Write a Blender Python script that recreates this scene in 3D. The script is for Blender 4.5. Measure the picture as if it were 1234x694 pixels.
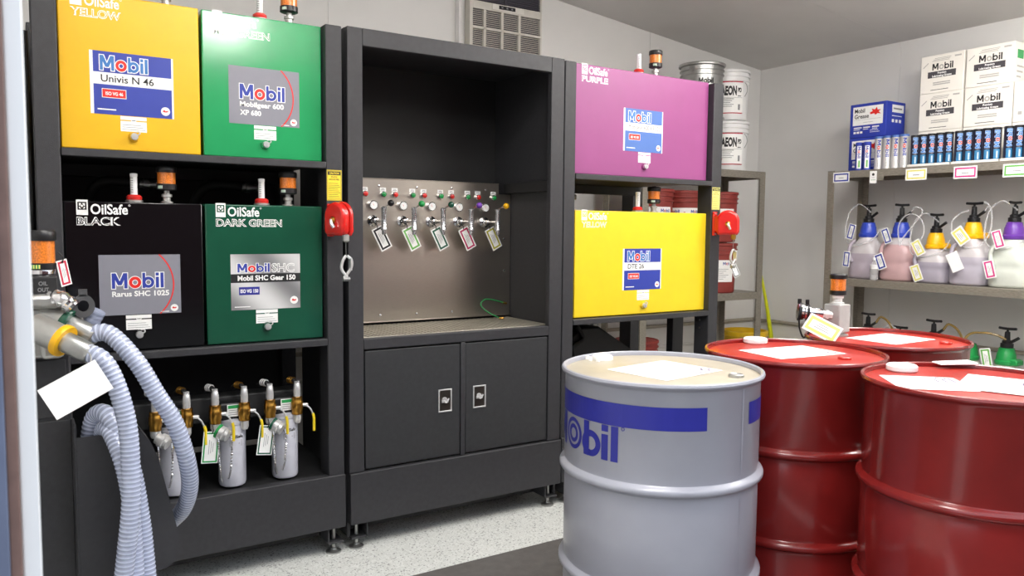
import bpy, bmesh, math, random
from mathutils import Matrix, Vector, Euler
random.seed(7)
for o in list(bpy.data.objects): bpy.data.objects.remove(o)
S = bpy.context.scene
COL = S.collection
PI = math.pi
R = math.radians

# ------------------------------------------------------------------ camera
cam = bpy.data.cameras.new('camera')
cam.sensor_fit = 'HORIZONTAL'; cam.sensor_width = 36.0
cam.lens = 36.0 * 946.2 / 1234.0
cam.clip_start = 0.02
co = bpy.data.objects.new('camera', cam); COL.objects.link(co)
_y, _p, _r = R(32.4522), R(4.31254), R(0.535544)
fwd = Vector((math.sin(_y)*math.cos(_p), math.cos(_y)*math.cos(_p), -math.sin(_p)))
rt0 = Vector((math.cos(_y), -math.sin(_y), 0)); up0 = rt0.cross(fwd)
rt = math.cos(_r)*rt0 + math.sin(_r)*up0; up = -math.sin(_r)*rt0 + math.cos(_r)*up0
m = Matrix((rt, up, -fwd)).transposed().to_4x4(); m.translation = (0, 0, 1.2889)
co.matrix_world = m
cam.dof.use_dof = True; cam.dof.focus_distance = 3.2; cam.dof.aperture_fstop = 9.0
S.camera = co

# ------------------------------------------------------------------ sky and exposure
w = bpy.data.worlds.new('overcast_sky'); S.world = w; w.use_nodes = True
bg = w.node_tree.nodes['Background']
bg.inputs['Color'].default_value = (0.84, 0.90, 1.0, 1); bg.inputs['Strength'].default_value = 2.0
vs = S.view_settings
vs.view_transform = 'Standard'; vs.look = 'None'; vs.exposure = 0.2; vs.gamma = 1.0; vs.use_curve_mapping = False
LAMP = 25           # strength of the fluorescent diffusers, used in their builder

# ------------------------------------------------------------------ materials
def lin(c):
    if isinstance(c, str):
        c = [int(c[i:i+2], 16)/255 for i in (0, 2, 4)]
    return tuple(x/12.92 if x <= .04045 else ((x+.055)/1.055)**2.4 for x in c) + (1,)
MATS = {}
def mat(name, col, rough=.5, metal=0., var=.06, scale=30., bump=0., bscale=300., coat=0., trans=0., emit=0., alpha=1., spec=.5, ior=1.45, stretch=None):
    if name in MATS: return MATS[name]
    M = bpy.data.materials.new(name); M.use_nodes = True
    nt = M.node_tree; b = nt.nodes['Principled BSDF']
    L = nt.links.new
    c = lin(col)
    tc = nt.nodes.new('ShaderNodeTexCoord'); src = tc.outputs['Object']
    if stretch:
        mp = nt.nodes.new('ShaderNodeMapping'); mp.inputs['Scale'].default_value = stretch
        L(src, mp.inputs['Vector']); src = mp.outputs['Vector']
    if var > 0:
        n = nt.nodes.new('ShaderNodeTexNoise'); n.inputs['Scale'].default_value = scale; n.inputs['Detail'].default_value = 4
        L(src, n.inputs['Vector'])
        mr = nt.nodes.new('ShaderNodeMapRange'); mr.inputs['To Min'].default_value = 1-var; mr.inputs['To Max'].default_value = 1+var
        mr.inputs['From Min'].default_value = .3; mr.inputs['From Max'].default_value = .7
        L(n.outputs['Fac'], mr.inputs['Value'])
        mx = nt.nodes.new('ShaderNodeMix'); mx.data_type = 'RGBA'; mx.blend_type = 'MULTIPLY'; mx.inputs[0].default_value = 1
        mx.inputs[6].default_value = c
        L(mr.outputs['Result'], mx.inputs[7]); L(mx.outputs[2], b.inputs['Base Color'])
    else:
        b.inputs['Base Color'].default_value = c
    b.inputs['Roughness'].default_value = rough; b.inputs['Metallic'].default_value = metal
    b.inputs['Specular IOR Level'].default_value = spec; b.inputs['IOR'].default_value = ior
    b.inputs['Coat Weight'].default_value = coat; b.inputs['Coat Roughness'].default_value = .12
    b.inputs['Transmission Weight'].default_value = trans; b.inputs['Alpha'].default_value = alpha
    if emit: b.inputs['Emission Color'].default_value = c; b.inputs['Emission Strength'].default_value = emit
    if bump:
        n2 = nt.nodes.new('ShaderNodeTexNoise'); n2.inputs['Scale'].default_value = bscale; n2.inputs['Detail'].default_value = 3
        L(src, n2.inputs['Vector'])
        bp = nt.nodes.new('ShaderNodeBump'); bp.inputs['Strength'].default_value = bump; bp.inputs['Distance'].default_value = .002
        L(n2.outputs['Fac'], bp.inputs['Height']); L(bp.outputs['Normal'], b.inputs['Normal'])
    MATS[name] = M
    return M

BLACKP = mat('black_powder_coat', '333336', .5, bump=.25, bscale=500, var=.1, scale=60)
BLACKI = mat('black_interior_paint', '222223', .55, bump=.2, bscale=500)
DARK = mat('black_rubber', '151516', .55)
BPLAST = mat('black_plastic', '1b1b1d', .35)
WALL = mat('painted_wall', 'dddcda', .6, var=.02, scale=4, bump=.08, bscale=60)
CEIL = mat('painted_ceiling', 'cfcdcb', .6, var=.03, scale=3, bump=.08, bscale=60)
WHITE = mat('white_print', 'f2f2f0', .5, var=.02)
PAPER = mat('white_paper', 'f6f6f4', .7, var=.02)
CHROME = mat('chrome', 'd8d8da', .12, 1., var=.03)
STEEL = mat('brushed_stainless', 'b9b2a8', .32, 1., var=.07, scale=40, bump=.05, bscale=120, stretch=(1, 40, 40))
ALU = mat('cast_aluminium', 'b5b5b2', .42, .85, var=.08, bump=.1)
NICKEL = mat('bright_nickel', 'd6d6d6', .28, .55, var=.05)
RAILM = mat('dusty_wall_rail', 'a39c90', .6)
GALV = mat('galvanised_steel', 'a9aaa8', .35, .9, var=.15, scale=25)
BRASS = mat('brass', 'b98a3e', .28, 1., var=.12, scale=80)
STEELSH = mat('weathered_shelf_steel', '938d82', .45, .4, var=.2, scale=40, stretch=(1, 1, 6))
TRAYM = mat('tray_grating', 'a7a295', .5, .5, var=.1)
YELLOW = mat('yellow_enamel', 'e6b30f', .38, var=.03, scale=8)
YELLOW2 = mat('light_yellow_enamel', 'eacb26', .35, var=.03, scale=8)
GREEN = mat('green_enamel', '26985c', .17, coat=.7, var=.04, scale=8)
DKGREEN = mat('dark_green_enamel', '164d39', .2, coat=.4, var=.06, scale=8)
GLOSSBLACK = mat('black_enamel', '0b0b0e', .12, coat=.5, var=.05)
PURPLE = mat('purple_enamel', '92487e', .36, var=.03, scale=8)
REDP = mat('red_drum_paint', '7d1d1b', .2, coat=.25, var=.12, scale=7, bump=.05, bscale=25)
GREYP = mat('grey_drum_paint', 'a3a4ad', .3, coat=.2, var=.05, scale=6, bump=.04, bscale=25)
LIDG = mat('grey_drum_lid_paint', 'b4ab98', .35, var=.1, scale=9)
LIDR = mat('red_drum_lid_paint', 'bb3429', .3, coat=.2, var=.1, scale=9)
BLUE = mat('blue_print', '2f3f9e', .45, var=.02)
BLUEL = mat('light_blue_print', '3b76b9', .45, var=.02)
BLUEP = mat('faded_blue_print', '4c70b4', .45, var=.02)
BLUED = mat('drum_blue_print', '2c2f8f', .35, var=.03)
REDPR = mat('red_print', 'e0281f', .45, var=.02)
GREYL = mat('grey_label', '84848e', .45, var=.02)
INK = mat('black_ink', '1c1c1e', .6, var=0)
GREYINK = mat('grey_ink', '8a8a8c', .6, var=0)
BEADS = mat('orange_desiccant', 'd9792a', .3, var=.35, scale=260, coat=.6)
REDCAP = mat('red_plastic', 'd22b26', .3, coat=.3)
REDCAST = mat('red_cast_enamel', 'd0201a', .22, coat=.5)
CLEAR = mat('clear_plastic', 'e9e9ea', .12, var=0, alpha=.32, spec=.7)
FILTERW = mat('filter_canister_paint', 'bfc0ca', .35, coat=.2)
YHANDLE = mat('yellow_handle_grip', 'e3c722', .4)
HOSE = mat('clear_ribbed_hose', 'aeb6cf', .1, trans=.25, coat=.5, var=.08, scale=60, spec=.6)
JAMBW = mat('white_jamb_paint', 'fafbfa', .5, var=.01)
JAMBB = mat('brown_weatherstrip', '8a6f66', .6, var=.15, scale=40)
SIDING = mat('blue_grey_siding', '707a92', .6, var=.08)
MATM = mat('dark_rubber_mat', '5b5856', .7, var=.12, scale=25, bump=.3, bscale=250)
GREENT = mat('bright_green_plastic', '1d9148', .35, coat=.2)
BLUET = mat('blue_plastic', '3047b4', .35, coat=.2)
YELT = mat('yellow_plastic', 'f4b70e', .35, coat=.2)
PURT = mat('purple_plastic', '6a3aa0', .35, coat=.2)
MAG = mat('magenta_print', 'd23a86', .5, var=0)
LGREEN = mat('light_green_print', '6fb45a', .5, var=0)
YELPR = mat('yellow_print', 'e6e07c', .5, var=0)
GREENPR = mat('green_print', '2a9a50', .5, var=0)
DGREENPR = mat('dark_green_print', '1f5a45', .5, var=0)
PAILW = mat('white_pail_plastic', 'e6e6e6', .35, coat=.2, var=.02)
PAILR = mat('red_pail_plastic', '8a3630', .5, var=.06)
CARTON = mat('white_carton', 'eeeae2', .6, var=.02, scale=8)
CARTB = mat('blue_carton', '2c3ea6', .5, var=.03)
SILVER = mat('silver_cartridge', 'd0cfce', .3, .25, var=.04)
CARTD = mat('dark_cartridge', '1b1930', .3, coat=.3)
TEAL = mat('teal_print', '2f74a0', .45, var=0)
ORPR = mat('orange_print', 'e2572c', .45, var=0)
ACW = mat('cream_plastic', 'c9c6bd', .5, var=.03)
ACD = mat('dark_grille', '4a4650', .6, var=.05)
CORD = mat('yellow_hose_rubber', 'd6dc1c', .4)
YTUB = mat('yellow_bucket_plastic', 'e3b91c', .4)
AMBER = mat('amber_hose', '8d7440', .25, coat=.4)
LAMPM = mat('lamp_diffuser', 'fffcf8', .5, var=0, emit=LAMP)

def floor_mat():
    M = bpy.data.materials.new('speckled_epoxy_floor'); M.use_nodes = True
    nt = M.node_tree; b = nt.nodes['Principled BSDF']; L = nt.links.new
    tc = nt.nodes.new('ShaderNodeTexCoord')
    v = nt.nodes.new('ShaderNodeTexVoronoi'); v.inputs['Scale'].default_value = 190
    L(tc.outputs['Object'], v.inputs['Vector'])
    cr = nt.nodes.new('ShaderNodeValToRGB'); e = cr.color_ramp
    e.interpolation = 'CONSTANT'
    e.elements[0].position = 0; e.elements[0].color = lin('8f918f')
    e.elements[1].position = .08; e.elements[1].color = lin('cfd1cd')
    x = e.elements.new(.45); x.color = lin('dcdedb'); x = e.elements.new(.8); x.color = lin('cccfcb')
    sp = nt.nodes.new('ShaderNodeSeparateColor'); L(v.outputs['Color'], sp.inputs['Color'])
    L(sp.outputs['Red'], cr.inputs['Fac']); L(cr.outputs['Color'], b.inputs['Base Color'])
    b.inputs['Roughness'].default_value = .35
    return M
FLOORM = floor_mat()
CONC = mat('outdoor_asphalt', '55544f', .8, var=.15, scale=5)

def metal_label():
    M = bpy.data.materials.new('brushed_silver_label'); M.use_nodes = True
    nt = M.node_tree; b = nt.nodes['Principled BSDF']; L = nt.links.new
    tc = nt.nodes.new('ShaderNodeTexCoord'); wv = nt.nodes.new('ShaderNodeTexWave')
    wv.inputs['Scale'].default_value = 2.2; wv.inputs['Distortion'].default_value = 1.0; wv.bands_direction = 'DIAGONAL'
    L(tc.outputs['Object'], wv.inputs['Vector'])
    cr = nt.nodes.new('ShaderNodeValToRGB'); cr.color_ramp.elements[0].color = lin('7a7a7c'); cr.color_ramp.elements[1].color = lin('d4d4d4')
    L(wv.outputs['Color'], cr.inputs['Fac']); L(cr.outputs['Color'], b.inputs['Base Color'])
    b.inputs['Roughness'].default_value = .4
    return M
SILVLAB = metal_label()

# ------------------------------------------------------------------ mesh builder
def wloc(o):
    v = Vector((0, 0, 0))
    while o is not None:
        v += o.location; o = o.parent
    return v
class MB:
    def __init__(s): s.v = []; s.f = []; s.m = []; s.ny = 1
    def add(s, vs, fs, m=0):
        k = len(s.v); s.v += [tuple(p) for p in vs]
        for f in fs: s.f.append([i+k for i in f]); s.m.append(m)
        return s
    def box(s, x0, y0, z0, x1, y1, z1, m=0, M=None):
        vs = [(x, y, z) for z in (z0, z1) for y in (y0, y1) for x in (x0, x1)]
        if M is not None: vs = [M @ Vector(p) for p in vs]
        return s.add(vs, [(0,2,3,1),(4,5,7,6),(0,1,5,4),(2,6,7,3),(1,3,7,5),(0,4,6,2)], m)
    def ring_loft(s, rings, m=0, caps=(True, True), closed=False):
        n = len(rings[0]); vs = [p for r in rings for p in r]; fs = []
        R_ = len(rings)
        for i in range(R_ if closed else R_-1):
            j = (i+1) % R_
            for k in range(n):
                l = (k+1) % n
                fs.append((i*n+k, i*n+l, j*n+l, j*n+k))
        if not closed:
            if caps[0]: fs.append(tuple(range(n-1, -1, -1)))
            if caps[1]: fs.append(tuple((R_-1)*n+k for k in range(n)))
        return s.add(vs, fs, m)
    def lathe(s, prof, c=(0,0,0), n=32, m=0, axis=(0,0,1), caps=(True, True)):
        a = Vector(axis).normalized(); q = Vector((0,0,1)).rotation_difference(a); c = Vector(c)
        rings = [[c + q @ Vector((r*math.cos(2*PI*k/n), r*math.sin(2*PI*k/n), z)) for k in range(n)] for r, z in prof]
        return s.ring_loft(rings, m, caps)
    def cyl(s, p0, p1, r0, r1=None, n=16, m=0):
        p0 = Vector(p0); p1 = Vector(p1); d = p1-p0
        return s.lathe([(r0, 0), (r0 if r1 is None else r1, d.length)], p0, n, m, d)
    def sphere(s, c, r, n=16, m=0):
        k = n//2
        return s.lathe([(max(1e-4, r*math.sin(PI*i/k)), -r*math.cos(PI*i/k)) for i in range(k+1)], c, n, m)
    def tube(s, pts, r, n=10, m=0, sub=6, rfun=None, closed=False, mfun=None):
        P = spline(pts, sub) if sub > 1 else [Vector(p) for p in pts]
        t = (P[1]-P[0]).normalized(); nn = t.orthogonal().normalized(); rings = []; dist = 0
        for i, p in enumerate(P):
            t2 = (P[min(i+1, len(P)-1)] - P[max(i-1, 0)]).normalized()
            nn = (t.rotation_difference(t2) @ nn); nn = (nn - t2*nn.dot(t2)).normalized(); t = t2
            b = t.cross(nn)
            if i: dist += (p-P[i-1]).length
            rr = rfun(dist) if rfun else r
            rings.append([p + rr*(math.cos(2*PI*k/n)*nn + math.sin(2*PI*k/n)*b) for k in range(n)])
        k0 = len(s.m); s.ring_loft(rings, m)
        if mfun:
            for i in range((len(rings)-1)*n): s.m[k0+i] = mfun(i//n)
        return s
    def prism(s, poly, fn, d0, d1, m=0):
        n = len(poly); a = [fn(x, y, d0) for x, y in poly]; b = [fn(x, y, d1) for x, y in poly]
        return s.ring_loft([a, b], m)
    # ---- flat print, fn(x, y, layer) -> point
    def rect(s, x0, y0, x1, y1, fn, l, m=0, nx=1):
        for i in range(nx):
            a = x0+(x1-x0)*i/nx; b = x0+(x1-x0)*(i+1)/nx
            for j in range(s.ny):
                c = y0+(y1-y0)*j/s.ny; d = y0+(y1-y0)*(j+1)/s.ny
                s.add([fn(a, c, l), fn(b, c, l), fn(b, d, l), fn(a, d, l)], [(0,1,2,3)], m)
        return s
    def frame(s, x0, y0, x1, y1, t, fn, l, m=0):
        s.rect(x0, y0, x1, y0+t, fn, l, m); s.rect(x0, y1-t, x1, y1, fn, l, m)
        s.rect(x0, y0+t, x0+t, y1-t, fn, l, m); return s.rect(x1-t, y0+t, x1, y1-t, fn, l, m)
    def poly(s, pts, fn, l, m=0):
        return s.add([fn(x, y, l) for x, y in pts], [tuple(range(len(pts)))], m)
    def annulus(s, cx, cy, r0, r1, fn, l, m=0, n=28, a0=0, a1=2*PI, sy=1.):
        for i in range(n):
            t0 = a0+(a1-a0)*i/n; t1 = a0+(a1-a0)*(i+1)/n
            q = [(cx+r*math.cos(t), cy+r*sy*math.sin(t)) for r, t in ((r0,t0),(r1,t0),(r1,t1),(r0,t1))]
            if r0 <= 0: q = q[1:3] + [(cx, cy)]
            s.poly(q, fn, l, m)
        return s
    def text(s, st, x, y, h, fn, l, m=0, w=None, bold=0., center=False):
        vs, fs, W = text_mesh(st, bold)
        k = h; kx = h if w is None else w/max(W, 1e-6)
        if center: x = x - W*kx/2
        return s.add([fn(x+a*kx, y+b*k, l) for a, b in vs], fs, m)
    def build(s, name, mats, parent=None, local=False, smooth=True, bevel=0., angle=40, mesh=None):
        me = bpy.data.meshes.new(name)
        off = Vector((0,0,0)) if (local or parent is None) else wloc(parent)
        me.from_pydata([tuple(Vector(p)-off) for p in s.v], [], s.f)
        if not isinstance(mats, (list, tuple)): mats = [mats]
        for M in mats: me.materials.append(M)
        me.polygons.foreach_set('material_index', s.m)
        if smooth:
            me.polygons.foreach_set('use_smooth', [True]*len(me.polygons)); me.set_sharp_from_angle(angle=R(angle))
        me.update()
        o = bpy.data.objects.new(name, me); COL.objects.link(o)
        if parent: o.parent = parent
        if bevel:
            b = o.modifiers.new('bevel', 'BEVEL'); b.width = bevel; b.segments = 2; b.limit_method = 'ANGLE'; b.angle_limit = R(50)
            b.harden_normals = False
        return o
def spline(pts, sub):
    P = [Vector(p) for p in pts]; out = []
    P = [2*P[0]-P[1]] + P + [2*P[-1]-P[-2]]
    for i in range(1, len(P)-2):
        for k in range(sub):
            t = k/sub; a, b, c, d = P[i-1], P[i], P[i+1], P[i+2]
            out.append(.5*((2*b)+(c-a)*t+(2*a-5*b+4*c-d)*t*t+(3*b-a-3*c+d)*t**3))
    out.append(P[-2]); return out
_tc = {}
def text_mesh(st, bold=0.):
    key = (st, round(bold, 4))
    if key in _tc: return _tc[key]
    cu = bpy.data.curves.new('t', 'FONT'); cu.body = st; cu.size = 1; cu.offset = bold; cu.resolution_u = 3
    ob = bpy.data.objects.new('t', cu); COL.objects.link(ob)
    dg = bpy.context.evaluated_depsgraph_get(); dg.update()
    me = bpy.data.meshes.new_from_object(ob.evaluated_get(dg))
    xs = [v.co.x for v in me.vertices] or [0, 1]; x0 = min(xs)
    cap = .73
    vs = [((v.co.x-x0)/cap, v.co.y/cap) for v in me.vertices]
    fs = [tuple(p.vertices) for p in me.polygons]
    res = (vs, fs, (max(xs)-x0)/cap)
    bpy.data.objects.remove(ob); bpy.data.meshes.remove(me); bpy.data.curves.remove(cu)
    _tc[key] = res
    return res
def logo(s, x, y, w, h, fn, l, ml, mo, g=0., double=False):
    """the word Mobil in its round geometric letters; ml letters, mo the o; g widens for an outline"""
    kx = w/3.2; ky = h; st = .2
    f2 = lambda a, b, ll: fn(x+a*kx, y+b*ky, ll)
    q = [l-4e-5]
    def nx_(): q[0] += 4e-5; return q[0]
    def rc(a, b, c, d, m): s.rect(a-g, b-g, c+g, d+g, f2, nx_(), m)
    rc(0, 0, st, 1, ml); rc(.75, 0, .95, 1, ml)
    def dg(a0, a1, b0, b1):
        ll = nx_()
        for j in range(s.ny):
            t, u = j/s.ny, (j+1)/s.ny; za, zb = 1+g-(.78+2*g)*t, 1+g-(.78+2*g)*u
            s.poly([(a0+(b0-a0)*t, za), (a1+(b1-a1)*t, za), (a1+(b1-a1)*u, zb), (a0+(b0-a0)*u, zb)], f2, ll, ml)
    dg(-g, .24+g, .365-g, .585+g); dg(.71-g, .95+g, .365-g, .585+g)
    def rg(cx, cy, ro, ri, m): s.annulus(cx, cy, max(0, ri-g), ro+g, f2, nx_(), m, n=32)
    if double:
        rg(1.42, .38, .40, .29, mo); rg(1.42, .38, .22, .12, mo)
    else:
        rg(1.42, .38, .38, .18, mo)
    rc(1.88, 0, 2.06, 1, ml); rg(2.25, .37, .37, .18, ml)
    rc(2.72, 0, 2.92, .72, ml); rc(2.72, .80, 2.92, 1, ml)
    rc(3.02, 0, 3.22, 1, ml)
    return s

def tag(o, label=None, cat=None, group=None, kind=None):
    if label: o['label'] = label
    if cat: o['category'] = cat
    if group: o['group'] = group
    if kind: o['kind'] = kind
    return o
def thing(name, label, cat, loc=(0,0,0), group=None, rz=0):
    o = bpy.data.objects.new(name, None); COL.objects.link(o); o.location = loc; o.rotation_euler = (0, 0, rz)
    o.empty_display_size = .05
    return tag(o, label, cat, group)
def struct(o): o['kind'] = 'structure'; return o
def copy_tree(o, parent=None):
    c = o.copy(); COL.objects.link(c)
    if parent is not None: c.parent = parent
    for ch in list(o.children): copy_tree(ch, c)
    return c
def front(x0, z0, y0): return lambda x, y, l: (x0+x, y0-l, z0+y)        # print facing -Y
def side(y0, z0, x0): return lambda x, y, l: (x0-l, y0-x, z0+y)         # print facing -X
def top(x0, y0, z0, a=0):
    c, s_ = math.cos(a), math.sin(a)
    return lambda x, y, l: (x0+x*c-y*s_, y0+x*s_+y*c, z0+l)             # print facing up
def around(cx, cy, r, a0, z0): return lambda x, y, l: (cx+(r+l)*math.cos(a0+x/r), cy+(r+l)*math.sin(a0+x/r), z0+y)

# ================================================================== the setting
XW, YW, XL, YF = 5.174, 4.4, -.62, .78          # right wall, back wall, left wall, doorway line
zc = lambda x: 2.591 + (XW-x)*.113               # the ceiling slopes down towards the right wall
fl = struct(MB().box(XL-.1, YF-.1, -.06, XW+.1, YW+.1, 0).build('floor', FLOORM, smooth=False))
struct(MB().box(-6, -7, -.08, 9, YF-.1, -.005).build('ground', CONC, smooth=False))
struct(MB().box(-9, -6.6, -.01, 12, -6.2, 3.6).build('wall_added_outside', mat('added_dark_red_backdrop', '4a2a28', .8, var=.2, scale=3), smooth=False))  # unseen wall added outside to darken what the glossy tanks reflect
MATO = MB().box(.55, .9, 0, 3.25, 2.575, .004).build('floor_mat', MATM, bevel=.0015)
tag(MATO, 'dark grey rubber mat on the speckled floor under the drums', 'mat')
def wall(name, b, ceilfit=None):
    return struct(b.build(name, WALL, smooth=False))
# back wall: core and the panels it is clad with
def xz_wall(name, x0, x1, y0, y1):
    b = MB(); b.add([(x0,y0,0),(x1,y0,0),(x1,y1,0),(x0,y1,0),(x0,y0,zc(x0)),(x1,y0,zc(x1)),(x1,y1,zc(x1)),(x0,y1,zc(x0))],
                    [(3,2,1,0),(4,5,6,7),(0,1,5,4),(1,2,6,5),(2,3,7,6),(3,0,4,7)])
    return struct(b.build(name, WALL, smooth=False))
wb = xz_wall('wall_back', XL-.1, XW+.1, YW, YW+.1)
def panel(parent, corners, d, m, g=.0016):
    c = sum((Vector(p) for p in corners), Vector())/4
    q = [c + (Vector(p)-c) - (Vector(p)-c).normalized()*g*1.4 for p in corners]; d = Vector(d)
    b = MB(); b.ring_loft([q, [p+d*.55 for p in q], [p+d - (p-c).normalized()*.002 for p in q]])
    return b.build('panel', m, parent, smooth=False)
xs = [XL, .336, 1.546, 2.757, 3.967, XW-.004]
for a, b_ in zip(xs, xs[1:]):
    panel(wb, [(a,YW,0),(b_,YW,0),(b_,YW,zc(b_)),(a,YW,zc(a))], (0,-.004,0), WALL)
wr = struct(MB().box(XW, YF-.1, 0, XW+.1, YW, zc(XW)).build('wall_right', WALL, smooth=False))
ys = [YF-.1, 1.99, 3.205, YW-.004]
for a, b_ in zip(ys, ys[1:]):
    panel(wr, [(XW,b_,0),(XW,a,0),(XW,a,zc(XW)),(XW,b_,zc(XW))], (-.004,0,0), WALL)
struct(MB().box(XL-.1, YF-.1, 0, XL, YW, zc(XL)).build('wall_left', WALL, smooth=False))
def slope_box(x0, x1, y0, y1, d0, d1):
    z0, z1 = zc(x0), zc(x1)
    b = MB(); b.add([(x0,y0,z0+d0),(x1,y0,z1+d0),(x1,y1,z1+d0),(x0,y1,z0+d0),(x0,y0,z0+d1),(x1,y0,z1+d1),(x1,y1,z1+d1),(x0,y1,z0+d1)],
                    [(3,2,1,0),(4,5,6,7),(0,1,5,4),(1,2,6,5),(2,3,7,6),(3,0,4,7)])
    return b
ce = struct(slope_box(XL-.1, XW+.1, YF-.1, YW+.1, 0, .1).build('ceiling', CEIL, smooth=False))
for a, b_ in zip(ys, ys[1:] ):
    for c, d in ((XL, 1.55), (1.55, XW)):
        panel(ce, [(c,a,zc(c)),(d,a,zc(d)),(d,b_,zc(d)),(c,b_,zc(c))], (0,0,-.004), CEIL)
# front wall around the wide doorway the photograph is taken through
DX1, DZ = 2.75, 2.3
struct(xz_wall('wall_front', XL-.1, -.045, YF-.02, YF+.1))
struct(xz_wall('wall_front', DX1, XW+.1, YF-.02, YF+.1))
b = MB(); b.add([(-.045,YF-.02,DZ),(DX1,YF-.02,DZ),(DX1,YF+.1,DZ),(-.045,YF+.1,DZ),(-.045,YF-.02,zc(-.045)),(DX1,YF-.02,zc(DX1)),(DX1,YF+.1,zc(DX1)),(-.045,YF+.1,zc(-.045))],
                [(3,2,1,0),(4,5,6,7),(0,1,5,4),(1,2,6,5),(2,3,7,6),(3,0,4,7)])
struct(b.build('wall_front', WALL, smooth=False))
dj = struct(MB().box(-.0015, YF, 0, .0128, YF+.085, DZ).build('door_1', JAMBW, bevel=.0015))
struct(MB().box(-.0105, YF-.003, 0, -.0015, YF+.08, DZ).build('trim_3', JAMBB, bevel=.001))
struct(MB().box(-.045, YF-.008, 0, -.0105, YF+.08, DZ).build('trim_4', SIDING, bevel=.001))
struct(MB().box(XL, YW-.03, .553, XW-.03, YW-.004, .578).build('trim_1', RAILM, bevel=.006))
struct(MB().box(XW-.03, YF+.1, .553, XW-.004, YW-.004, .578).build('trim_2', RAILM, bevel=.006))
struct(MB().box(XL, YW-.022, .40, XW-.03, YW-.004, .42).build('trim_5', WALL, bevel=.004))
# fluorescent lights on the ceiling (the lamps of the room)
def ceiling_light(x, y, label, along_y=False, ln=1.2, drop=0.):
    t = thing('ceiling_light', label, 'lamp', (x, y, zc(x)-.004-drop), 'fluorescent lights on the sloped ceiling')
    t.rotation_euler = (0, math.atan(.113), PI/2 if along_y else 0)
    if along_y: t.rotation_euler = (0, 0 if drop else math.atan(.113), 0)
    a, c = (ln/2, .15) if not along_y else (.15, ln/2)
    MB().box(-a, -c, -.055, a, c, 0).build('housing', WHITE, t, local=True, bevel=.004)
    if drop:
        for q in (-c*.7, c*.7): MB().cyl((0, q, 0), (0, q, drop+.02), .006).build('hanging_rod', GALV, t, local=True)
    MB().box(-a+.015, -c+.015, -.135, a-.015, c-.015, -.0545).build('diffuser', LAMPM, t, local=True)
ceiling_light(.9, 1.25, 'long fluorescent ceiling light just inside the doorway above the left rack side')
ceiling_light(1.08, .99, 'short fluorescent light hanging on rods low inside the doorway', True, .6, drop=.50)
ceiling_light(2.9, 1.75, 'long fluorescent ceiling light above the red drums', True)
ceiling_light(3.95, 1.5, 'long fluorescent ceiling light nearest the right hand shelf', True)

# ================================================================== stickers
def pegasus(b, x, y, r, fn, l, mw, mr):
    b.annulus(x, y, 0, r, fn, l, mw, n=20)
    k = r*.62
    b.poly([(x-k, y-.15*k), (x-.3*k, y-.35*k), (x+.5*k, y-.3*k), (x+k, y+.1*k), (x+.5*k, y+.35*k), (x+.1*k, y+.1*k), (x-.5*k, y+.6*k), (x-.8*k, y+.3*k)], fn, l+.0003, mr)
def oilsafe(b, fn, w, word, ww, h1=.047, h2=.026):
    """white emblem box, the word OilSafe and the colour name below in outlined capitals; materials 0 white 1 ground"""
    e = .034; y = .036
    b.rect(0, y-.004, e, y+.046, fn, .0006, 0)
    cx = e/2; cy = y+.026
    b.frame(cx-.013, cy-.013, cx+.013, cy+.013, .004, fn, .0009, 1)
    b.poly([(cx, cy+.010), (cx-.006, cy), (cx-.010, cy), (cx, cy-.010), (cx+.010, cy), (cx+.006, cy)], fn, .0009, 1)
    b.annulus(cx, cy, 0, .004, fn, .0012, 0, n=12)
    b.text('OilSafe', e+.007, y, .034, fn, .0006, 0, w=w-e-.012, bold=.022)
    b.annulus(w, y+.03, .0022, .0034, fn, .0006, 0, n=10)
    b.text(word, 0, 0, h2, fn, .0006, 0, w=ww, bold=.045)
    b.text(word, .0012, .0008, h2*.94, fn, .0010, 1, w=ww-.0024, bold=-.012)
def small_instruction(b, fn, w, h, mband):
    b.rect(0, 0, w, h, fn, .0005, 0)
    b.rect(0, h*.68, w, h*.76, fn, .0008, mband)
    b.rect(w*.4, h*.62, w*.6, h*.95, fn, .0011, 0)
    b.rect(w*.43, h*.72, w*.57, h*.76, fn, .0013, 1)
    for i in range(3): b.rect(w*.06, h*(.12+.15*i), w*(.94-.08*i), h*(.15+.15*i), fn, .0008, 2)

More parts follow.
